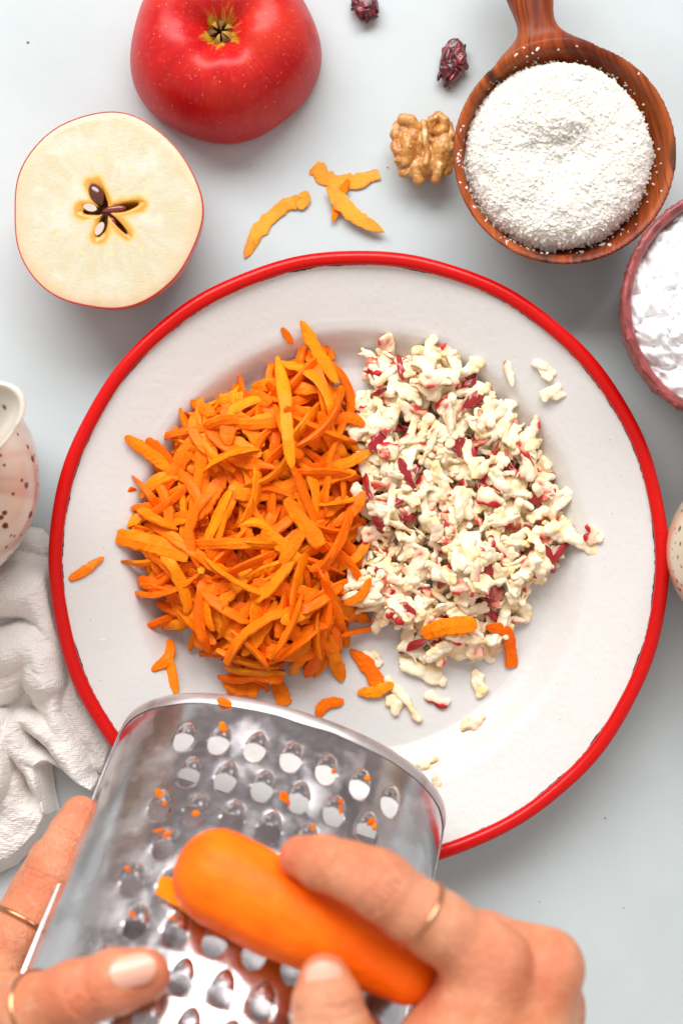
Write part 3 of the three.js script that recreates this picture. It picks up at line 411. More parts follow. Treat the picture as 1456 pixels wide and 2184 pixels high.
{
  const at = P(902, 323, 0.009), q = (x, y, h) => { const p = P(x, y, 0.009); return V(p.x - at.x, h, p.z - at.z); };
  const tubes = [ // rounded folds of the two lobes and the ridge between; [points px, height mm, radius px]
    [[[858, 260], [874, 264], [884, 280], [880, 298]], 11.5, 12], [[[850, 268], [844, 292], [852, 306]], 8.5, 12], [[[842, 314], [848, 330], [864, 326], [872, 312]], 10.5, 11], [[[848, 346], [862, 351], [876, 340]], 10.5, 10.5], [[[860, 370], [872, 367], [880, 354]], 8.5, 11], [[[887, 340], [884, 362], [891, 388]], 10, 11],
    [[[901, 270], [904, 300], [908, 335], [905, 358]], 13.5, 6.5], [[[904, 290], [896, 310], [892, 330]], 12, 6], [[[908, 300], [922, 308], [936, 302]], 11.5, 8],
    [[[918, 286], [918, 264], [932, 254], [946, 264], [944, 282], [932, 290]], 11.5, 10.5], [[[954, 270], [960, 292], [954, 310]], 9, 11], [[[930, 318], [946, 323], [960, 320]], 11.5, 11], [[[960, 342], [950, 350], [953, 366]], 8.5, 11], [[[931, 342], [936, 360], [928, 386]], 10.5, 11.5], [[[946, 336], [948, 372]], 9, 8],
  ].map(([pts, h, r]) => [pts.map(([x, y], i) => q(x, y, h / 1000 - 0.009 + (i % 2 ? 0.0004 : -0.0004))), M(r, 0.009)]);
  const cL = q(868, 322, -0.003), cR = q(940, 322, -0.003);
  const f = (x, y, z) => {
    let d = 1; for (const [pts, r] of tubes) for (let i = 0; i + 1 < pts.length; i++) { const c = cone(x, y, z, pts[i], pts[i + 1], r, r); d = smin(d, c, 0.0006); }
    const e = (c, a, b, h) => (Math.hypot((x - c.x) / a, (y - c.y) / h, (z - c.z) / b) - 1) * Math.min(a, b, h);
    d = smin(d, e(cL, 0.0055, 0.0092, 0.0085), 0.0006); d = smin(d, e(cR, 0.0053, 0.0092, 0.0085), 0.0006); d = smin(d, cone(x, y, z, q(896, 300, -0.0025), q(910, 352, -0.003), 0.0062, 0.0062), 0.0008); d = smin(d, Math.min(cone(x, y, z, q(932, 270, -0.001), q(932, 280, -0.001), 0.0032, 0.0032), cone(x, y, z, q(866, 282, -0.001), q(864, 300, -0.001), 0.0034, 0.0034)), 0.0008);
    return d > 0.003 ? d : d + 0.0007 * (noise(x * 300, y * 300, z * 300) - 0.5) + 0.00018 * (noise(x * 1100, y * 1100, z * 1100) - 0.5);
  };
  const g = sdfGeo(f, V(-0.0165, -0.0125, -0.0185), V(0.0165, 0.0085, 0.0185), 0.0004, (x, y, z) => { const n = fbm(x * 260, y * 260, z * 260, 4), m = fbm(x * 900, y * 900, z * 900, 2); let c = mix3([0.60, 0.28, 0.07], [0.44, 0.17, 0.03], sstep(0.35, 0.7, n)); if (m > 0.72 || noise(x * 160 + 4, y * 160, z * 160) > 0.88) c = mix3(c, [0.80, 0.62, 0.36], 0.7); return c; });
  tag(mesh('walnut_half', g, std({ vertexColors: true, roughness: 0.42, clearcoat: 0.2, clearcoatRoughness: 0.3 }), scene, V(at.x, 0.0115, at.z)), 'golden brown walnut half beside the wooden scoop', 'walnut');
}

// ───────────────────────── wooden scoop with coconut ─────────────────────────
const SC = P(1204, 325, 0.04), SR = M(239, 0.04);
{
  const hd = P(1150, 20, 0.036), dir = V(P(1128, -60, 0.038).x - SC.x, 0, P(1128, -60, 0.038).z - SC.z).normalize();
  const rOut = (y) => SR * (0.45 + 0.55 * Math.sqrt(clamp(y / 0.0395, 0, 1)));
  const f = (x, y, z) => {
    const r = Math.hypot(x, z), ro = rOut(y);
    let d = Math.max((r - ro) * 0.8, y - 0.040, -y + 0.0005); d = Math.max(d, -1);
    const along = x * dir.x + z * dir.z, across = x * -dir.z + z * dir.x, t = along - SR * 0.9;
    const w = 0.0068 + 0.012 * Math.exp(-((t / 0.008) ** 2)) + 0.0035 * sstep(0.012, 0.034, t), hy = 0.0075;
    const hq = Math.hypot(Math.max(Math.abs(across) - w + 0.006, 0), Math.max(Math.abs(y - 0.031) - hy + 0.006, 0)) - 0.006, hdle = Math.max(hq, -t, along - 0.098);
    d = smin(d, hdle, 0.006);
    const ins = Math.hypot(r / (SR - 0.0034), Math.max(0, 0.0425 - y) / 0.034) ; d = -smin(-d, (ins - 1) * 0.03, 0.0028);
    return d;
  };
  const g = sdfGeo(f, V(-0.05, -0.003, -0.105), V(0.05, 0.046, 0.05), 0.0009, null, (x, y, z) => { const a = x * dir.x + z * dir.z, b = x * -dir.z + z * dir.x; return [(b + y * 0.5) / 0.13 + 0.5, (a + y * 0.35 + b * 0.25) / 0.16 + 0.3]; });
  const wood = tex(1024, 1024, (u, v) => {
    const wx = fbm(u * 3, v * 2, 1, 3) - 0.5, w2 = fbm(u * 7, v * 3, 6, 3) - 0.5, s = u * 16 + wx * 9 + w2 * 2.5, ring = 0.5 + 0.5 * Math.sin(s * 2.4), fine = fbm(u * 130 + wx * 30, v * 9, 3, 3), big = fbm(u * 2.4, v * 2.4, 13, 3);
    let c = mix3([0.26, 0.045, 0.010], [0.12, 0.016, 0.004], ring * 0.75); c = mix3(c, [0.33, 0.075, 0.014], sstep(0.5, 0.72, big) * 0.75); const k = 0.3 + 1.4 * fine; c = [c[0] * k, c[1] * k, c[2] * k];
    const dk = sstep(0.66, 0.76, fbm(u * 9 + wx * 5, v * 3.2, 31, 4)); return mix3(c, [0.05, 0.014, 0.006], dk * 0.85);
  }, { repeat: true });
  const wb = tex(512, 512, (u, v) => fbm(u * 120, v * 8, 3, 3), { srgb: false, repeat: true });
  tag(mesh('wooden_scoop', g, std({ map: wood, bumpMap: wb, bumpScale: 0.0002, roughness: 0.45, specularIntensity: 0.4, clearcoat: 0.08, clearcoatRoughness: 0.3 }), scene, V(SC.x, 0, SC.z)), 'reddish brown carved wooden scoop full of shredded coconut', 'scoop');
  // coconut: mound plus thousands of flakes
  const coco = thing('shredded_coconut', 'fine white shredded coconut heaped in the wooden scoop', 'coconut', V(SC.x - 0.0016, 0, SC.z - 0.0006)); coco.userData.kind = 'stuff';
  const RM = M(197, 0.04), hF = (x, z) => { const r = Math.hypot(x, z) / RM, lump = fbm(x * 90 + 3, z * 90, 2, 3) - 0.5; const crater = Math.exp(-(((x - 0.001) / 0.019) ** 2 + ((z - 0.001) / 0.016) ** 2)); return 0.0325 + 0.0145 * Math.sqrt(Math.max(0, 1 - r * r)) - 0.0078 * crater + 0.007 * lump * (1 - 0.5 * r) + 0.0018 * (fbm(x * 300, z * 300, 5, 2) - 0.5) - 0.004 * sstep(0.9, 1.05, r); };
  const cm = std({ color: col([0.96, 0.945, 0.90]), roughness: 0.9 });
  mesh('mound', gridGeo(90, 45, (u, v) => { const a = -u * 2 * Math.PI, r = v * RM * (1 + 0.04 * (fbm(Math.cos(a) * 4, Math.sin(a) * 4, 1, 2) - 0.5)), x = Math.cos(a) * r, z = Math.sin(a) * r; return { p: [x, hF(x, z) - 0.0006 + 0.0012 * noise(x * 900, z * 900), z] }; }, true), cm, coco);
  const fl = gridGeo(3, 1, (u, v) => { const x = u - 0.5, w = (v - 0.5) * (1 - 0.9 * Math.abs(x) * Math.abs(x) * 2.4); return { p: [x, 0.7 * (0.2 - x * x) + 0.25 * w, w + 0.25 * x * x] }; });
  const N = 12000, im = new THREE.InstancedMesh(fl, std({ color: 0xffffff, roughness: 1, transmission: 0.45, specularIntensity: 0.2, side: THREE.DoubleSide }), N), R = RNG(61), m4 = new THREE.Matrix4(), q = new THREE.Quaternion(), e = new THREE.Euler(), cc = new THREE.Color(); im.castShadow = im.receiveShadow = true; im.name = 'flakes';
  for (let i = 0; i < N; i++) {
    const a = R() * 6.2832, edge = i > N - 130; let rr = Math.sqrt(R()) * (1 + 0.03 * (R() - 0.5)); if (i > N * 0.86) rr = 0.93 + 0.09 * R() * R(); if (edge) rr = 1.02 + 0.16 * R() * R();
    const wob = 1 + 0.04 * (fbm(Math.cos(a) * 4, Math.sin(a) * 4, 1, 2) - 0.5) + 0.03 * noise(Math.cos(a) * 14, Math.sin(a) * 14), x = Math.cos(a) * rr * RM * wob, z = Math.sin(a) * rr * RM * wob;
    const L = (0.0014 + 0.0032 * R() * R()) * (edge ? 0.2 + 0.5 * R() : 1), w = 0.0007 + 0.0010 * R(), h = 0.0004 + 0.0008 * R();
    const bowlY = 0.0425 - 0.034 * Math.sqrt(Math.max(0, 1 - (Math.hypot(x - 0.0012, z - 0.0006) / (SR - 0.0034)) ** 2));
    const y = edge ? Math.max(bowlY, 0.02) + 0.0004 : Math.max(hF(x, z), bowlY) + 0.0002 + 0.0008 * R();
    q.setFromEuler(e.set((R() - 0.5) * 0.6, R() * 6.28, (R() - 0.5) * 0.5)); im.setMatrixAt(i, m4.compose(V(x, y, z), q, V(L, h, w * (edge ? 0.7 : 1))));
    const k = 0.96 + 0.03 * R(), yl = R() < 0.12 ? 0.88 : 0.965; im.setColorAt(i, cc.setRGB(k, k * 0.98, k * yl * 0.975));
  }
  coco.add(im);
}

// ───────────────────────── bowl of flour ─────────────────────────
{
  const at = P(1584, 650, 0.05), R = M(259, 0.05), b = thing('stoneware_bowl', 'dusky red grainy bowl heaped with white flour', 'bowl', V(at.x, 0, at.z));
  const pf = [[0, 0.001], [0.6, 0.001], [0.74, 0.006], [0.9, 0.022], [0.985, 0.042], [1.0, 0.049], [0.985, 0.0512], [0.945, 0.0510], [0.915, 0.0488], [0.88, 0.040], [0.75, 0.018], [0.5, 0.006], [0, 0.005]], cv = new THREE.SplineCurve(pf.map(([a, c]) => new THREE.Vector2(a, c)));
  mesh('bowl_wall', gridGeo(260, 90, (u, v) => { const c = cv.getPoint(v), a = u * 2 * Math.PI, ca = Math.cos(a), sa = Math.sin(a), n = Math.max(0, noise(ca * 70, sa * 70, v * 60) - 0.68) * 0.0030 + 0.0008 * (fbm(ca * 8, sa * 8, v * 6, 3) - 0.5), r = Math.max(0, c.x) * R + n; const t = fbm(ca * 12, sa * 12, v * 12, 4); return { p: [ca * r, c.y + n * 0.6, sa * r], c: mix3([0.33, 0.062, 0.058], [0.17, 0.026, 0.026], sstep(0.35, 0.7, t)) }; }, true), std({ vertexColors: true, roughness: 0.45, clearcoat: 0.3, clearcoatRoughness: 0.3 }), b);
  const fR = R * 0.93, fl = mesh('flour', gridGeo(260, 120, (u, v) => { const a = -u * 2 * Math.PI, ca = Math.cos(a), sa = Math.sin(a), r = v * fR * (1 + 0.05 * (fbm(ca * 9, sa * 9, 3, 3) - 0.5) * sstep(0.7, 1, v)), x = ca * r, z = sa * r; const cl = fbm(x * 75, z * 75, 4, 3), rid = Math.abs(2 * fbm(x * 105 + cl, z * 105, 9, 3) - 1) * 2.2, fine = fbm(x * 700, z * 700, 2, 3); return { p: [x, 0.0455 + 0.010 * (1 - v * v) + 0.010 * (cl - 0.45) * (1 - 0.4 * v) + 0.0045 * (Math.sqrt(rid) - 0.6) + 0.0026 * (fine - 0.5) - 0.002 * sstep(0.9, 1, v), z] }; }, true), std({ color: col([0.86, 0.86, 0.865]), roughness: 0.95 }), scene, V(at.x, 0, at.z));
  tag(fl, 'clumpy white flour filling the dusky red bowl', 'flour', null, 'stuff');
}

// ───────────────────────── speckled jug and cup ─────────────────────────
function glaze(seed, base, blush, drip) { const R = RNG(seed), sp = []; for (let i = 0; i < 800; i++) sp.push([R(), R(), 0.003 + 0.007 * R() * R(), R()]); const cells = {}; for (const s of sp) (cells[`${Math.floor(s[0] * 30)},${Math.floor(s[1] * 30)}`] ??= []).push(s);
  return tex(640, 640, (u, v) => { const w = fbm(u * 14, v * 3, seed, 3), st = fbm(u * 30 + w, v * 2.2, seed + 4, 3); let c = mix3(base, blush, sstep(0.42, 0.68, st)); c = mix3(c, drip, sstep(0.55, 0.66, fbm(u * 8, v * 1.6, seed + 9, 3)));
    for (let a = -1; a <= 1; a++) for (let b = -1; b <= 1; b++) for (const s of cells[`${Math.floor(u * 30) + a},${Math.floor(v * 30) + b}`] ?? []) { const d = Math.hypot((u - s[0]) * 1.7, (v - s[1]) * (0.9 + 0.4 * s[3])) + 0.0015 * (noise(u * 300, v * 300) - 0.5); if (d < s[2]) c = d > s[2] * 0.72 ? [0.18, 0.09, 0.04] : [0.022, 0.015, 0.014]; } return c; }, { repeat: true }); }
{
  const at = P(-178, 1020, 0.05), jug = thing('speckled_jug', 'cream and pink glazed jug with dark speckles beside the cloth', 'jug', V(at.x, 0, at.z)), fi0 = Math.atan2(-173, 315);
  const pf = [[0, 0.001], [0.024, 0.001], [0.031, 0.004], [0.041, 0.02], [0.046, 0.042], [0.0435, 0.06], [0.036, 0.076], [0.0285, 0.087], [0.0285, 0.095], [0.0305, 0.100], [0.0300, 0.1016], [0.0280, 0.1010], [0.0255, 0.094], [0.0255, 0.087], [0.031, 0.077], [0.039, 0.062], [0.036, 0.03], [0.028, 0.008], [0, 0.006]], cv = new THREE.SplineCurve(pf.map(([a, b]) => new THREE.Vector2(a, b)));
  mesh('jug_wall', gridGeo(160, 120, (u, v) => { const c = cv.getPoint(v), a = u * 2 * Math.PI, d = ((a - fi0 + Math.PI * 5) % (Math.PI * 2)) - Math.PI, k = Math.exp(-((d / 0.36) ** 2)) * sstep(0.070, 0.102, c.y); const r = Math.max(0, c.x) + 0.0290 * k, n = 0.0006 * (fbm(Math.cos(a) * 3, Math.sin(a) * 3, v * 6, 2) - 0.5); return { p: [Math.cos(a) * (r + n), c.y - 0.002 * k, Math.sin(a) * (r + n)], uv: [u, v * 1.2] }; }, true), std({ map: glaze(12, [0.68, 0.615, 0.52], [0.58, 0.40, 0.33], [0.74, 0.71, 0.65]), roughness: 0.28, clearcoat: 0.6, clearcoatRoughness: 0.12, side: THREE.DoubleSide }), jug);
  const hc = new THREE.CatmullRomCurve3([V(-0.034, 0.085, 0.01), V(-0.062, 0.082, 0.018), V(-0.066, 0.05, 0.02), V(-0.040, 0.03, 0.012)]); mesh('handle', new THREE.TubeGeometry(hc, 40, 0.006, 14), std({ color: col([0.72, 0.62, 0.52]), roughness: 0.3, clearcoat: 0.5 }), jug);
  const a2 = P(1621, 1178, 0.04), cup = thing('speckled_cup', 'tan speckled stoneware cup almost touching the red plate rim', 'cup', V(a2.x, 0, a2.z)), r2 = M(192, 0.04) / 0.0415;
  const pc = [[0, 0.001], [0.024, 0.001], [0.032, 0.006], [0.039, 0.022], [0.0415, 0.040], [0.039, 0.056], [0.036, 0.062], [0.034, 0.0625], [0.034, 0.058], [0.037, 0.04], [0.03, 0.012], [0, 0.008]], c2 = new THREE.SplineCurve(pc.map(([a, b]) => new THREE.Vector2(a, b)));
  mesh('cup_wall', gridGeo(120, 70, (u, v) => { const c = c2.getPoint(v), a = u * 2 * Math.PI, r = Math.max(0, c.x) * r2; return { p: [Math.cos(a) * r, c.y, Math.sin(a) * r], uv: [u, v * 1.2] }; }, true), std({ map: glaze(29, [0.55, 0.36, 0.25], [0.62, 0.40, 0.30], [0.70, 0.60, 0.42]), roughness: 0.3, clearcoat: 0.5, clearcoatRoughness: 0.15, side: THREE.DoubleSide }), cup);
}

// ───────────────────────── muslin cloth ─────────────────────────
{
  const outline = [[-90, 1105], [30, 1118], [85, 1128], [112, 1160], [140, 1300], [190, 1470], [262, 1585], [240, 1650], [212, 1702], [165, 1678], [104, 1634], [112, 1690], [122, 1735], [95, 1785], [30, 1852], [-90, 1910]];
  const folds = [ // crest lines in photo pixels, height mm, half-width px, lean px
    [[[-60, 1262], [20, 1258], [80, 1264], [118, 1300], [128, 1340]], 21, 62], [[[-60, 1395], [10, 1392], [70, 1372], [104, 1392], [100, 1440]], 24, 58], [[[-60, 1455], [0, 1460], [50, 1420]], 16, 40],
    [[[132, 1378], [120, 1440], [118, 1510], [138, 1570], [200, 1680]], 17, 34], [[[150, 1420], [175, 1520], [232, 1610]], 13, 46], [[[60, 1440], [84, 1480], [112, 1530]], 13, 24],
    [[[110, 1640], [60, 1600], [30, 1560], [48, 1528], [100, 1548], [150, 1610], [196, 1670]], 18, 30], [[[40, 1560], [60, 1620], [92, 1670], [112, 1720]], 17, 26],
    [[[-60, 1500], [0, 1530], [14, 1600], [0, 1690]], 20, 30], [[[-60, 1840], [10, 1800], [70, 1762], [112, 1722]], 11, 44], [[[10, 1700], [50, 1740]], 12, 50], [[[-60, 1180], [20, 1200], [100, 1215]], 6, 30], [[[-60, 1150], [40, 1150], [95, 1165]], 5, 24], [[[20, 1640], [40, 1700], [20, 1770]], 12, 30],
  ];
  const X0 = -90, X1 = 270, Y0 = 1100, Y1 = 1912, NX = 200, NY = 440, pos = [], uv = [], idx = [], id = new Int32Array((NX + 1) * (NY + 1)).fill(-1);
  const hgt = (x, y) => {
    const wx = x + 10 * (fbm(x * 0.02, y * 0.02, 2, 2) - 0.5) * 2, wy = y + 10 * (fbm(x * 0.02 + 9, y * 0.02, 4, 2) - 0.5) * 2; let h = 0.0024, k = 0.0022;
    for (const [pts, mm, w] of folds) { let d = 1e9; for (let i = 0; i + 1 < pts.length; i++) d = Math.min(d, segDist(wx, wy, pts[i], pts[i + 1])); const t = d / w; if (t < 1.6) { const v = 0.0024 + mm / 1000 * (t < 1 ? Math.sqrt(1 - t * t * 0.96) : 0.2 * (1 - (t - 1) / 0.6)); h = -smin(-h, -v, k); } }
    h += 0.0022 * (fbm(x * 0.03, y * 0.03, 7, 2) - 0.5) + 0.0006 * Math.abs(fbm(x * 0.09 + y * 0.05, y * 0.05 - x * 0.03, 12, 2) - 0.5) + 0.0005 * (noise(x * 0.11 + y * 0.05, y * 0.3, 3) - 0.5) + 0.00025 * (noise(x * 0.3, y * 0.35, 6) - 0.5);
    const e = polyDist(outline, x, y), p = P(x, y, 0.01), r = Math.hypot(p.x - PC.x, p.z - PC.z); h = mix(0.0012, h, sstep(0, 22, e)); // lies flatter at its hem
    const roof = mix(0.0005, 0.0215, clamp((r - 0.085) / 0.036, 0, 1)) + 0.03 * sstep(0.124, 0.155, r); return Math.max(0.0008, smin(h, roof, 0.008));
  };
  for (let j = 0; j <= NY; j++) for (let i = 0; i <= NX; i++) { const x = mix(X0, X1, i / NX), y = mix(Y0, Y1, j / NY); if (polyDist(outline, x, y) < -1.5) continue; const h = hgt(x, y), p = P(x, y, 0.008); id[j * (NX + 1) + i] = pos.length / 3; pos.push(p.x, h, p.z); uv.push(p.x / 0.04, p.z / 0.04); }
  for (let j = 0; j < NY; j++) for (let i = 0; i < NX; i++) { const a = id[j * (NX + 1) + i], b = id[j * (NX + 1) + i + 1], c = id[(j + 1) * (NX + 1) + i], d = id[(j + 1) * (NX + 1) + i + 1]; if (a >= 0 && b >= 0 && c >= 0 && d >= 0) idx.push(a, c, b, b, c, d); }
  const weave = tex(512, 512, (u, v) => { const wx = 3 * (fbm(u * 8, v * 8, 1, 3) - 0.5), n = 48, a = Math.sin((u * n + wx) * Math.PI * 2), b = Math.sin((v * n + wx * 0.6) * Math.PI * 2); return 0.5 + 0.2 * a * (0.5 + noise(u * 50, v * 50)) + 0.2 * b * (0.5 + noise(u * 40, v * 60, 3)) + 0.3 * (fbm(u * 22, v * 70, 5, 2) - 0.5); }, { srgb: false, repeat: true });
  const cl = tex(512, 512, (u, v) => { const n = 48, a = 0.5 + 0.5 * Math.sin((u * n) * Math.PI * 2 + 6 * fbm(u * 8, v * 8, 1, 3)), b = 0.5 + 0.5 * Math.sin((v * n) * Math.PI * 2 + 4 * fbm(u * 8, v * 8, 5, 3)), k = 0.90 + 0.07 * Math.max(a, b) + 0.04 * noise(u * 200, v * 200); return [0.84 * k, 0.80 * k, 0.755 * k]; }, { repeat: true });
  tag(mesh('muslin_cloth', geoFrom(pos, idx, { uv }), std({ map: cl, bumpMap: weave, bumpScale: 0.0002, roughness: 0.95, sheen: 0.1, sheenRoughness: 0.8, side: THREE.DoubleSide })), 'crumpled off-white muslin cloth tucked under the plate rim', 'cloth');
}

// ───────────────────────── steel grater ─────────────────────────
const GR = (() => {
  const th = 44 * Math.PI / 180, L = P(262, 1562, 0.031), R = P(938, 1775, 0.031), U = R.clone().sub(L), W = U.length(); U.normalize();
  const Ah = V(-U.z, 0, U.x), up = V(0, 1, 0), A = Ah.clone().multiplyScalar(Math.cos(th)).addScaledVector(up, Math.sin(th)), B = up.clone().multiplyScalar(Math.cos(th)).addScaledVector(Ah, -Math.sin(th));
  const O = L.clone().add(R).multiplyScalar(0.5), D = 0.049, n = 2.2, C = [];
  for (let i = 0; i <= 800; i++) { const a = i / 800 * Math.PI; C.push([-W / 2 * Math.sign(Math.cos(a)) * Math.abs(Math.cos(a)) ** (2 / n), D * Math.sin(a) ** (2 / n)]); }
  const len = [0]; for (let i = 1; i < C.length; i++) len.push(len[i - 1] + Math.hypot(C[i][0] - C[i - 1][0], C[i][1] - C[i - 1][1])); const S = len[len.length - 1];
  const prof = (s) => { s = clamp(s, 0, S); let lo = 0, hi = len.length - 1; while (hi - lo > 1) { const m = (lo + hi) >> 1; len[m] <= s ? lo = m : hi = m; } const t = (s - len[lo]) / (len[hi] - len[lo]), a = C[Math.max(0, lo - 3)], b = C[Math.min(C.length - 1, hi + 3)], nl = Math.hypot(b[0] - a[0], b[1] - a[1]); return [mix(C[lo][0], C[hi][0], t), mix(C[lo][1], C[hi][1], t), -(b[1] - a[1]) / nl, (b[0] - a[0]) / nl]; };
  // local frame: x along U, y along B, z along A
  const loc = (s, a, h) => { const [u, b, nu, nb] = prof(s); return [u + nu * h, b + nb * h, a]; };
  return { O, U, A, B, W, D, S, loc, prof, g: (u, b, a) => O.clone().addScaledVector(U, u).addScaledVector(B, b).addScaledVector(A, a) };
})();
{
  const gr = thing('steel_grater', 'curved stainless steel grater with round raised holes leaning on the plate rim', 'grater', GR.O);
  gr.quaternion.setFromRotationMatrix(new THREE.Matrix4().makeBasis(GR.U, GR.B, GR.A));
  const mot = tex(1024, 1024, (u, v) => { const w = fbm(u * 5, v * 5, 2, 3), n = fbm(u * 9 + w * 2, v * 14, 4, 4), sm = fbm(u * 34, v * 34, 8, 3); const k = 0.68 - 0.14 * sstep(0.4, 0.7, n) + 0.06 * (sm - 0.5); return [k * 1.0, k * 0.945, k * 0.965]; }, { repeat: true });
  const rgh = tex(1024, 1024, (u, v) => { const n = fbm(u * 8, v * 8, 5, 4), f = fbm(u * 60, v * 60, 6, 3); return 0.13 + 0.20 * sstep(0.45, 0.75, n) + 0.10 * f; }, { srgb: false, repeat: true });
  const steel = std({ map: mot, roughnessMap: rgh, roughness: 1, metalness: 1, side: THREE.DoubleSide });
  const CS = 0.0137, CA = 0.0155, A1 = 0.0205, ROWS = 11, LEN = A1 - CA / 2 + ROWS * CA + 0.008, mid = GR.S / 2, rw = 0.0041, Lu = 0.0080, rl = 0.0056;
  const pos = [], uv = [], idx = []; const vtx = (s, a, h) => { const p = GR.loc(s, a, h); pos.push(...p); uv.push(s / 0.12, a / 0.12); return pos.length / 3 - 1; };
  const patch = (s0, s1, a0, a1, ns, na) => { const o = []; for (let j = 0; j <= na; j++) for (let i = 0; i <= ns; i++) o.push(vtx(mix(s0, s1, i / ns), mix(a0, a1, j / na), 0)); for (let j = 0; j < na; j++) for (let i = 0; i < ns; i++) { const a = o[j * (ns + 1) + i], b = o[j * (ns + 1) + i + 1], c = o[(j + 1) * (ns + 1) + i], d = o[(j + 1) * (ns + 1) + i + 1]; idx.push(a, c, b, b, c, d); } };
  patch(0, GR.S, 0, A1 - CA / 2, 140, 4);
  const bladeMeshes = [];
  for (let r = 0; r < ROWS; r++) {
    const ac = A1 + r * CA, n = r % 2 ? 6 : 7, s0 = mid - n / 2 * CS, s1 = mid + n / 2 * CS;
    patch(0, s0, ac - CA / 2, ac + CA / 2, 40, 2); patch(s1, GR.S, ac - CA / 2, ac + CA / 2, 40, 2);
    for (let k = 0; k < n; k++) {
      const sc = s0 + (k + 0.5) * CS, aC = ac + 0.0012, angs = []; for (let i = 0; i < 40; i++) angs.push(i / 40 * Math.PI * 2); for (const [x, y] of [[-1, -1], [1, -1], [1, 1], [-1, 1]]) angs.push((Math.atan2(y * CA / 2 - (y < 0 ? 0.0012 : 0.0012), x * CS / 2) + Math.PI * 2) % (Math.PI * 2)); angs.sort((a, b) => a - b);
      const rings = angs.map((t) => { const c = Math.cos(t), s = Math.sin(t); const ry = s < 0 ? Lu * 0.93 : rl, rin = 1 / Math.hypot(c / rw, s / ry); const yb = s < 0 ? (CA / 2 + 0.0012) : (CA / 2 - 0.0012), rout = Math.min(CS / 2 / Math.max(1e-9, Math.abs(c)), yb / Math.max(1e-9, Math.abs(s))); const up = s > -0.1 ? 0.0003 : 0.00015; return [0, 0.25, 0.6, 1].map((q) => { const rr = mix(Math.min(rin, rout * 0.985), rout, q); return vtx(sc + c * rr, aC + s * rr, q === 0 ? -up : q === 0.25 ? -up * 0.3 : 0); }); });
      for (let i = 0; i < rings.length; i++) { const a = rings[i], b = rings[(i + 1) % rings.length]; for (let q = 0; q < 3; q++) idx.push(a[q], b[q], a[q + 1], b[q], b[q + 1], a[q + 1]); }
      const dm = gridGeo(12, 7, (u, v) => { const sg = (u - 0.5) * Math.PI, ta = v * Math.PI / 2 * 0.985; return { p: GR.loc(sc + rw * 1.02 * Math.cos(ta) * Math.sin(sg), aC - Lu * Math.sin(ta) - 0.0012 * Math.cos(sg) * Math.cos(ta), 0.0018 * Math.cos(ta) * Math.cos(sg) - 0.0001), uv: [u, v] }; });
      mesh('raised_tooth', dm, steel, gr);
    }
  }
  patch(0, GR.S, A1 - CA / 2 + ROWS * CA, LEN, 140, 2);
  mesh('curved_face', geoFrom(pos, idx, { uv }), steel, gr);
  mesh('back_panel', new THREE.BoxGeometry(GR.W - 0.0005, 0.0008, LEN - 0.012), steel, gr, V(0, -0.0006, LEN / 2 + 0.006));
  // folded hem round the lower edge and a lip down each seam
  const hem = gridGeo(160, 10, (u, v) => { const t = v * Math.PI * 2, p = GR.loc(u * GR.S, 0.0024 + 0.0025 * Math.cos(t) + 0.0010 * (fbm(u * 14, 2, 5, 2) - 0.5) * (Math.cos(t) > 0 ? 1 : 0), 0.0003 + 0.00055 * Math.sin(t)); return { p, uv: [u * 1.6, v * 0.05] }; }); mesh('folded_hem', hem, std({ map: mot, color: col([1, 0.98, 0.95]), roughness: 0.42, metalness: 1, side: THREE.DoubleSide }), gr);
  for (const s of [-1, 1]) { const e = new THREE.BoxGeometry(0.0016, 0.0009, LEN); mesh('seam_lip', e, steel, gr, V(s * (GR.W / 2 + 0.0006), 0.0005, LEN / 2)); }
  // crumbs of carrot stuck to the steel; [photo px], size
  const crumb = (u, a, h, L, w, turn, k) => { const p = GR.loc(u, a, h), q = GR.g(p[0], p[1], p[2]), rb = []; for (let i = 0; i <= 3; i++) { const t = i / 3 - 0.5; rb.push(V(t * L * Math.cos(turn), 0.0004 * (1 - 4 * t * t), t * L * Math.sin(turn))); } tag(mesh('carrot_crumb', ribbon(rb, w, w * 0.4, { seed: 900 + k, tone: k, n: 8 }), carrotMat, scene, q), 'small carrot crumb stuck to the wet steel grater face', 'carrot crumb', 'carrot crumbs on the grater'); };
  const R = RNG(71); for (let k = 0; k < 26; k++) { const r = Math.floor(R() * 6), n = r % 2 ? 6 : 7; crumb(mid + (Math.floor(R() * n) - (n - 1) / 2) * CS + (R() - 0.5) * 0.006, A1 + r * CA + (R() - 0.6) * 0.008, 0.0012 + 0.0008 * R(), 0.0015 + 0.0035 * R() * R(), 0.001 + 0.0012 * R(), R() * 3.1, k); }
  crumb(mid - 0.030, 0.004, 0.001, 0.006, 0.003, 0.4, 40); crumb(mid - 0.027, A1 - 0.004, 0.0026, 0.004, 0.0026, 1.2, 41); crumb(mid + 0.002, A1 + CA + 0.002, -0.001, 0.006, 0.0035, 1.3, 42);
}

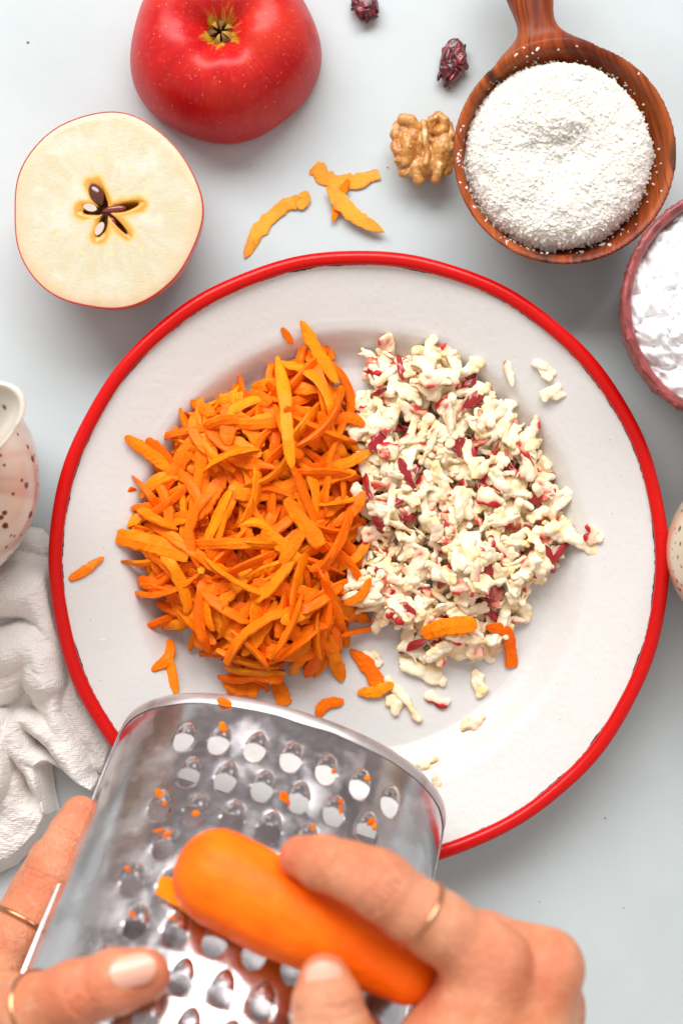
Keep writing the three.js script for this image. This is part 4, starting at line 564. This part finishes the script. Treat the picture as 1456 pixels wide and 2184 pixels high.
// ───────────────────────── carrot being grated ─────────────────────────
{
  const a = P(455, 1862, 0.1305), b = P(845, 2070, 0.142), ax = b.clone().sub(a).normalize(), mid = a.clone().add(b).multiplyScalar(0.5), Ln = b.clone().sub(a).length();
  const side = V().crossVectors(ax, V(0, 1, 0)).normalize(), up = V().crossVectors(side, ax).normalize();
  const g = gridGeo(64, 90, (u, v) => {
    const t = v, s = (t - 0.5) * (Ln + 0.026), an = u * Math.PI * 2, e = clamp(Math.min((t + 0.0001) / 0.17, 1), 0, 1), e2 = clamp((1 - t) / 0.09, 0, 1), end = Math.sqrt(1 - (1 - e) ** 2) * Math.sqrt(1 - (1 - e2) ** 2);
    const r = mix(0.0158, 0.0082, sstep(0.3, 1.05, t)) * end * (1 + 0.02 * Math.abs(Math.sin(an * 4.5 + t * 1.5)) + 0.012 * Math.sin(t * 34 + 2 * Math.sin(an)) * noise(t * 20, an) - 0.05 * Math.max(0, noise(t * 38, Math.cos(an) * 3, Math.sin(an) * 3) - 0.8) + 0.05 * (fbm(Math.cos(an) * 1.6, Math.sin(an) * 1.6, t * 6, 3) - 0.5)), bow = 0.002 * (1 - 4 * (t - 0.5) ** 2);
    const c = Math.cos(an) * r, d = Math.max(Math.sin(an), -0.72) * r * 0.96; const p = mid.clone().addScaledVector(ax, s).addScaledVector(side, c).addScaledVector(up, d + bow).sub(mid);
    const n = fbm(Math.cos(an) * 3, Math.sin(an) * 3, t * 7, 4), m = fbm(Math.cos(an) * 9, Math.sin(an) * 9, t * 14, 2); let cc = mix3([0.96, 0.135, 0.002], [0.97, 0.175, 0.003], sstep(0.35, 0.7, n)); cc = mix3(cc, [0.95, 0.11, 0.002], sstep(0.5, 0.8, m) * 0.35);
    return { p: [p.x, p.y, p.z], c: cc };
  }, true);
  const k = mesh('carrot', g, std({ vertexColors: true, roughness: 0.5, specularIntensity: 0.3, clearcoat: 0.04, clearcoatRoughness: 0.35, bumpMap: carrotBump, bumpScale: 0.0003 }), scene, mid); tag(k, 'thick peeled carrot held against the grater face', 'carrot');
  const pts = [P(338, 1886, 0.1255), P(372, 1902, 0.128), P(410, 1928, 0.1305), P(448, 1952, 0.132)], m0 = pts[1].clone();
  tag(mesh('carrot_shred', ribbon(pts.map((p) => p.clone().sub(m0)), M(46, 0.118), 0.0014, { seed: 640, tip0: 0.8, tip1: 0.6, tone: 3, n: 20 }), carrotMat, scene, m0), 'fresh carrot shred peeling off between carrot and grater', 'carrot shred');
}

// ───────────────────────── hands ─────────────────────────
function hand(chains, palm, lo, hi, cell, tips, creases = []) {
  const cr = creases.map(([p, q, offs]) => [p, q.clone().sub(p).normalize(), offs]);
  const f = (x, y, z) => {
    let d = 1; for (const [a, b, ra, rb] of palm) d = smin(d, cone(x, y, z, a, b, ra, rb), 0.0075);
    let df = 1; for (const ch of chains) { let c = 1; for (let i = 0; i + 1 < ch.length; i++) c = smin(c, cone(x, y, z, ch[i][0], ch[i + 1][0], ch[i][1], ch[i + 1][1]), 0.0035); df = smin(df, c, 0.0012); }
    d = smin(d, df, 0.006); if (d > 0.004) return d;
    for (const [p, a, offs] of cr) { const qx = x - p.x, qy = y - p.y, qz = z - p.z; if (qx * qx + qy * qy + qz * qz > 0.0004) continue; const t = qx * a.x + qy * a.y + qz * a.z + 0.0012 * (noise(x * 300, y * 300, z * 300) - 0.5); for (const o of offs) d += 0.00055 * Math.exp(-(((t - o) / 0.0006) ** 2)); }
    return d + 0.0010 * (fbm(x * 80, y * 80, z * 80, 2) - 0.5) + 0.00025 * (noise(x * 900, y * 900, z * 900) - 0.5);
  };
  return sdfGeo(f, lo, hi, cell, (x, y, z) => {
    const n = fbm(x * 60, y * 60, z * 60, 4), m = fbm(x * 300, y * 300, z * 300, 3); let c = mix3([0.70, 0.30, 0.16], [0.63, 0.205, 0.09], sstep(0.32, 0.68, n));
    c = mix3(c, [0.76, 0.41, 0.25], sstep(0.5, 0.75, m) * 0.35);
    for (const [p, r] of tips) { const k = Math.exp(-(((x - p.x) ** 2 + (y - p.y) ** 2 + (z - p.z) ** 2) / (r * r))); c = mix3(c, [0.68, 0.16, 0.075], 0.6 * k * (0.7 + 0.6 * n)); }
    return c;
  }, (x, y, z) => [(x + y * 0.3) * 40, (z + y * 0.5) * 40]);
}
const skinBump = tex(512, 512, (u, v) => { const w = 4 * fbm(u * 6, v * 6, 1, 2); return 0.5 * Math.abs(noise(u * 40 + w, v * 22 + w, 3) - 0.5) * 2 + 0.5 * noise(u * 110, v * 110, 5); }, { srgb: false, repeat: true });
const skinMatHand = std({ vertexColors: true, roughness: 0.48, clearcoat: 0.08, clearcoatRoughness: 0.35, bumpMap: skinBump, bumpScale: 0.0005 }), nailMat = std({ color: col([0.78, 0.40, 0.29]), roughness: 0.35, clearcoat: 0.3, clearcoatRoughness: 0.2 });
const gold = std({ color: col([0.62, 0.31, 0.17]), metalness: 1, roughness: 0.25 });
const person = thing('person', 'pair of bare hands with thin rings holding grater and carrot', 'person', V(0, 0, 0));
function nail(at, dirv, out, L, w, bulge, parent) { // curved plate: length along dirv, facing out
  const g = gridGeo(16, 14, (u, v) => { const a = (u - 0.5) * 2, t = (v - 0.5) * 2, k = Math.sqrt(Math.max(0.02, 1 - Math.max(0, Math.abs(t) - 0.35) ** 2 / 0.45)); return { p: [a * w * k, bulge * (1 - 1.0 * a * a * k * k) - 0.25 * bulge * t * t, t * L] }; });
  const m = mesh('fingernail', g, nailMat, parent, at), x = V().crossVectors(out, dirv).normalize(), y = V().crossVectors(dirv, x).normalize(); m.quaternion.setFromRotationMatrix(new THREE.Matrix4().makeBasis(x, y, dirv.clone().normalize())); return m;
}
function ring(at, axis, r, label, squash = 1) { const g = new THREE.TorusGeometry(r, 0.00085, 12, 64); const m = mesh('finger_ring', g, gold, scene, at); m.quaternion.setFromUnitVectors(V(0, 0, 1), axis.clone().normalize()); return tag(m, label, 'ring'); }
{ // hand steadying the grater
  const f1 = [[P(-40, 2120, 0.088), 0.0125], [P(38, 1988, 0.082), 0.0108], [P(112, 1858, 0.072), 0.0094], [P(150, 1788, 0.066), 0.0086], [P(172, 1738, 0.061), 0.0074]];
  const f2 = [[P(-60, 2150, 0.070), 0.012], [P(10, 2020, 0.060), 0.0105], [P(75, 1900, 0.048), 0.009], [P(105, 1830, 0.042), 0.008]];
  const th = [[P(-60, 2215, 0.130), 0.0150], [P(70, 2160, 0.146), 0.0118], [P(165, 2118, 0.156), 0.0100], [P(245, 2096, 0.1575), 0.0097], [P(306, 2080, 0.155), 0.0086]];
  const palm = [[P(-60, 2215, 0.125), P(-60, 2130, 0.090), 0.018, 0.015], [P(-180, 2300, 0.10), P(-60, 2170, 0.095), 0.025, 0.018], [P(-180, 2300, 0.10), P(-420, 2650, 0.09), 0.025, 0.024], [P(-60, 2200, 0.11), P(20, 2135, 0.112), 0.014, 0.010]];
  mesh('hand', hand([f1, f2, th], palm, V(-0.228, 0.03, 0.09), V(-0.050, 0.178, 0.302), 0.0015, [[P(165, 1745, 0.062), 0.012], [P(95, 1890, 0.08), 0.01], [P(310, 2085, 0.157), 0.012], [P(165, 2110, 0.162), 0.011]], [[P(150, 1788, 0.072), P(112, 1858, 0.078), [-0.001, 0.001]], [P(95, 1888, 0.082), P(38, 1988, 0.09), [-0.003, -0.001, 0.001, 0.003]], [P(175, 2112, 0.164), P(70, 2160, 0.155), [-0.003, -0.001, 0.001, 0.003]]]), skinMatHand, person);
  const td = P(306, 2080, 0.155).sub(P(245, 2096, 0.1575)).normalize(); nail(P(283, 2070, 0.1648), td, V(0.08, 1, -0.28), M(46, 0.14), M(31, 0.14), 0.0022, person);
  ring(P(50, 1965, 0.0815), P(112, 1858, 0.072).sub(P(38, 1988, 0.082)), 0.0113, 'thin gold band on the finger lying along the grater side'); ring(P(88, 2152, 0.1475), P(165, 2118, 0.156).sub(P(70, 2160, 0.146)), 0.0122, 'thin gold band on the thumb pressing the grater');
}
{ // hand holding the carrot
  const ix = [[P(1040, 2050, 0.153), 0.0122], [P(935, 1975, 0.158), 0.0104], [P(880, 1940, 0.160), 0.0101], [P(808, 1886, 0.162), 0.0104], [P(745, 1858, 0.157), 0.0088], [P(695, 1842, 0.152), 0.0086], [P(640, 1828, 0.1455), 0.0068]];
  const mid = [[P(1165, 2062, 0.144), 0.0112], [P(1030, 2010, 0.130), 0.0102], [P(880, 1985, 0.118), 0.0092], [P(800, 1990, 0.112), 0.0082]];
  const rg = [[P(1165, 2150, 0.134), 0.0115], [P(1040, 2110, 0.112), 0.0100], [P(900, 2090, 0.108), 0.0090]];
  const th = [[P(850, 2360, 0.158), 0.0155], [P(735, 2250, 0.165), 0.0122], [P(703, 2185, 0.167), 0.0112], [P(697, 2140, 0.166), 0.0102], [P(692, 2088, 0.161), 0.0080]];
  const palm = [[P(1040, 2050, 0.153), P(985, 2320, 0.156), 0.0120, 0.0200], [P(1160, 2065, 0.143), P(1075, 2330, 0.150), 0.0112, 0.0200], [P(1168, 2150, 0.133), P(1110, 2340, 0.138), 0.0110, 0.0200], [P(975, 2110, 0.140), P(930, 2300, 0.148), 0.0100, 0.0165], [P(1080, 2110, 0.138), P(1040, 2300, 0.142), 0.0140, 0.0200], [P(850, 2360, 0.158), P(980, 2300, 0.15), 0.0155, 0.02], [P(1020, 2320, 0.15), P(1060, 2480, 0.148), 0.028, 0.025], [P(1060, 2480, 0.148), P(1130, 2760, 0.14), 0.025, 0.026]];
  mesh('hand', hand([ix, mid, rg, th], palm, V(-0.035, 0.085, 0.095), V(0.106, 0.190, 0.298), 0.0014, [[P(630, 1828, 0.148), 0.012], [P(808, 1880, 0.168), 0.011], [P(690, 2085, 0.165), 0.011], [P(1045, 2040, 0.165), 0.011], [P(1170, 2050, 0.155), 0.011], [P(960, 2120, 0.15), 0.012]], [[P(808, 1886, 0.164), P(880, 1940, 0.162), [-0.003, -0.0012, 0.0008, 0.0028]], [P(695, 1842, 0.158), P(745, 1858, 0.16), [-0.0012, 0.0006, 0.0022]], [P(699, 2150, 0.172), P(703, 2185, 0.172), [-0.001, 0.0012, 0.003]]]), skinMatHand, person);
  nail(P(690, 2092, 0.1700), V(0.02, -0.28, -1).normalize(), V(0, 1, -0.3), 0.0058, 0.0056, 0.0022, person);
  ring(P(893, 1949, 0.1595), P(808, 1886, 0.162).sub(P(880, 1940, 0.160)), 0.0110, 'thin gold band on the finger laid along the carrot'); ring(P(722, 2222, 0.166), P(698, 2150, 0.166).sub(P(730, 2240, 0.166)), 0.0137, 'thin gold band on the thumb under the carrot');
}
renderer.render(scene, camera);
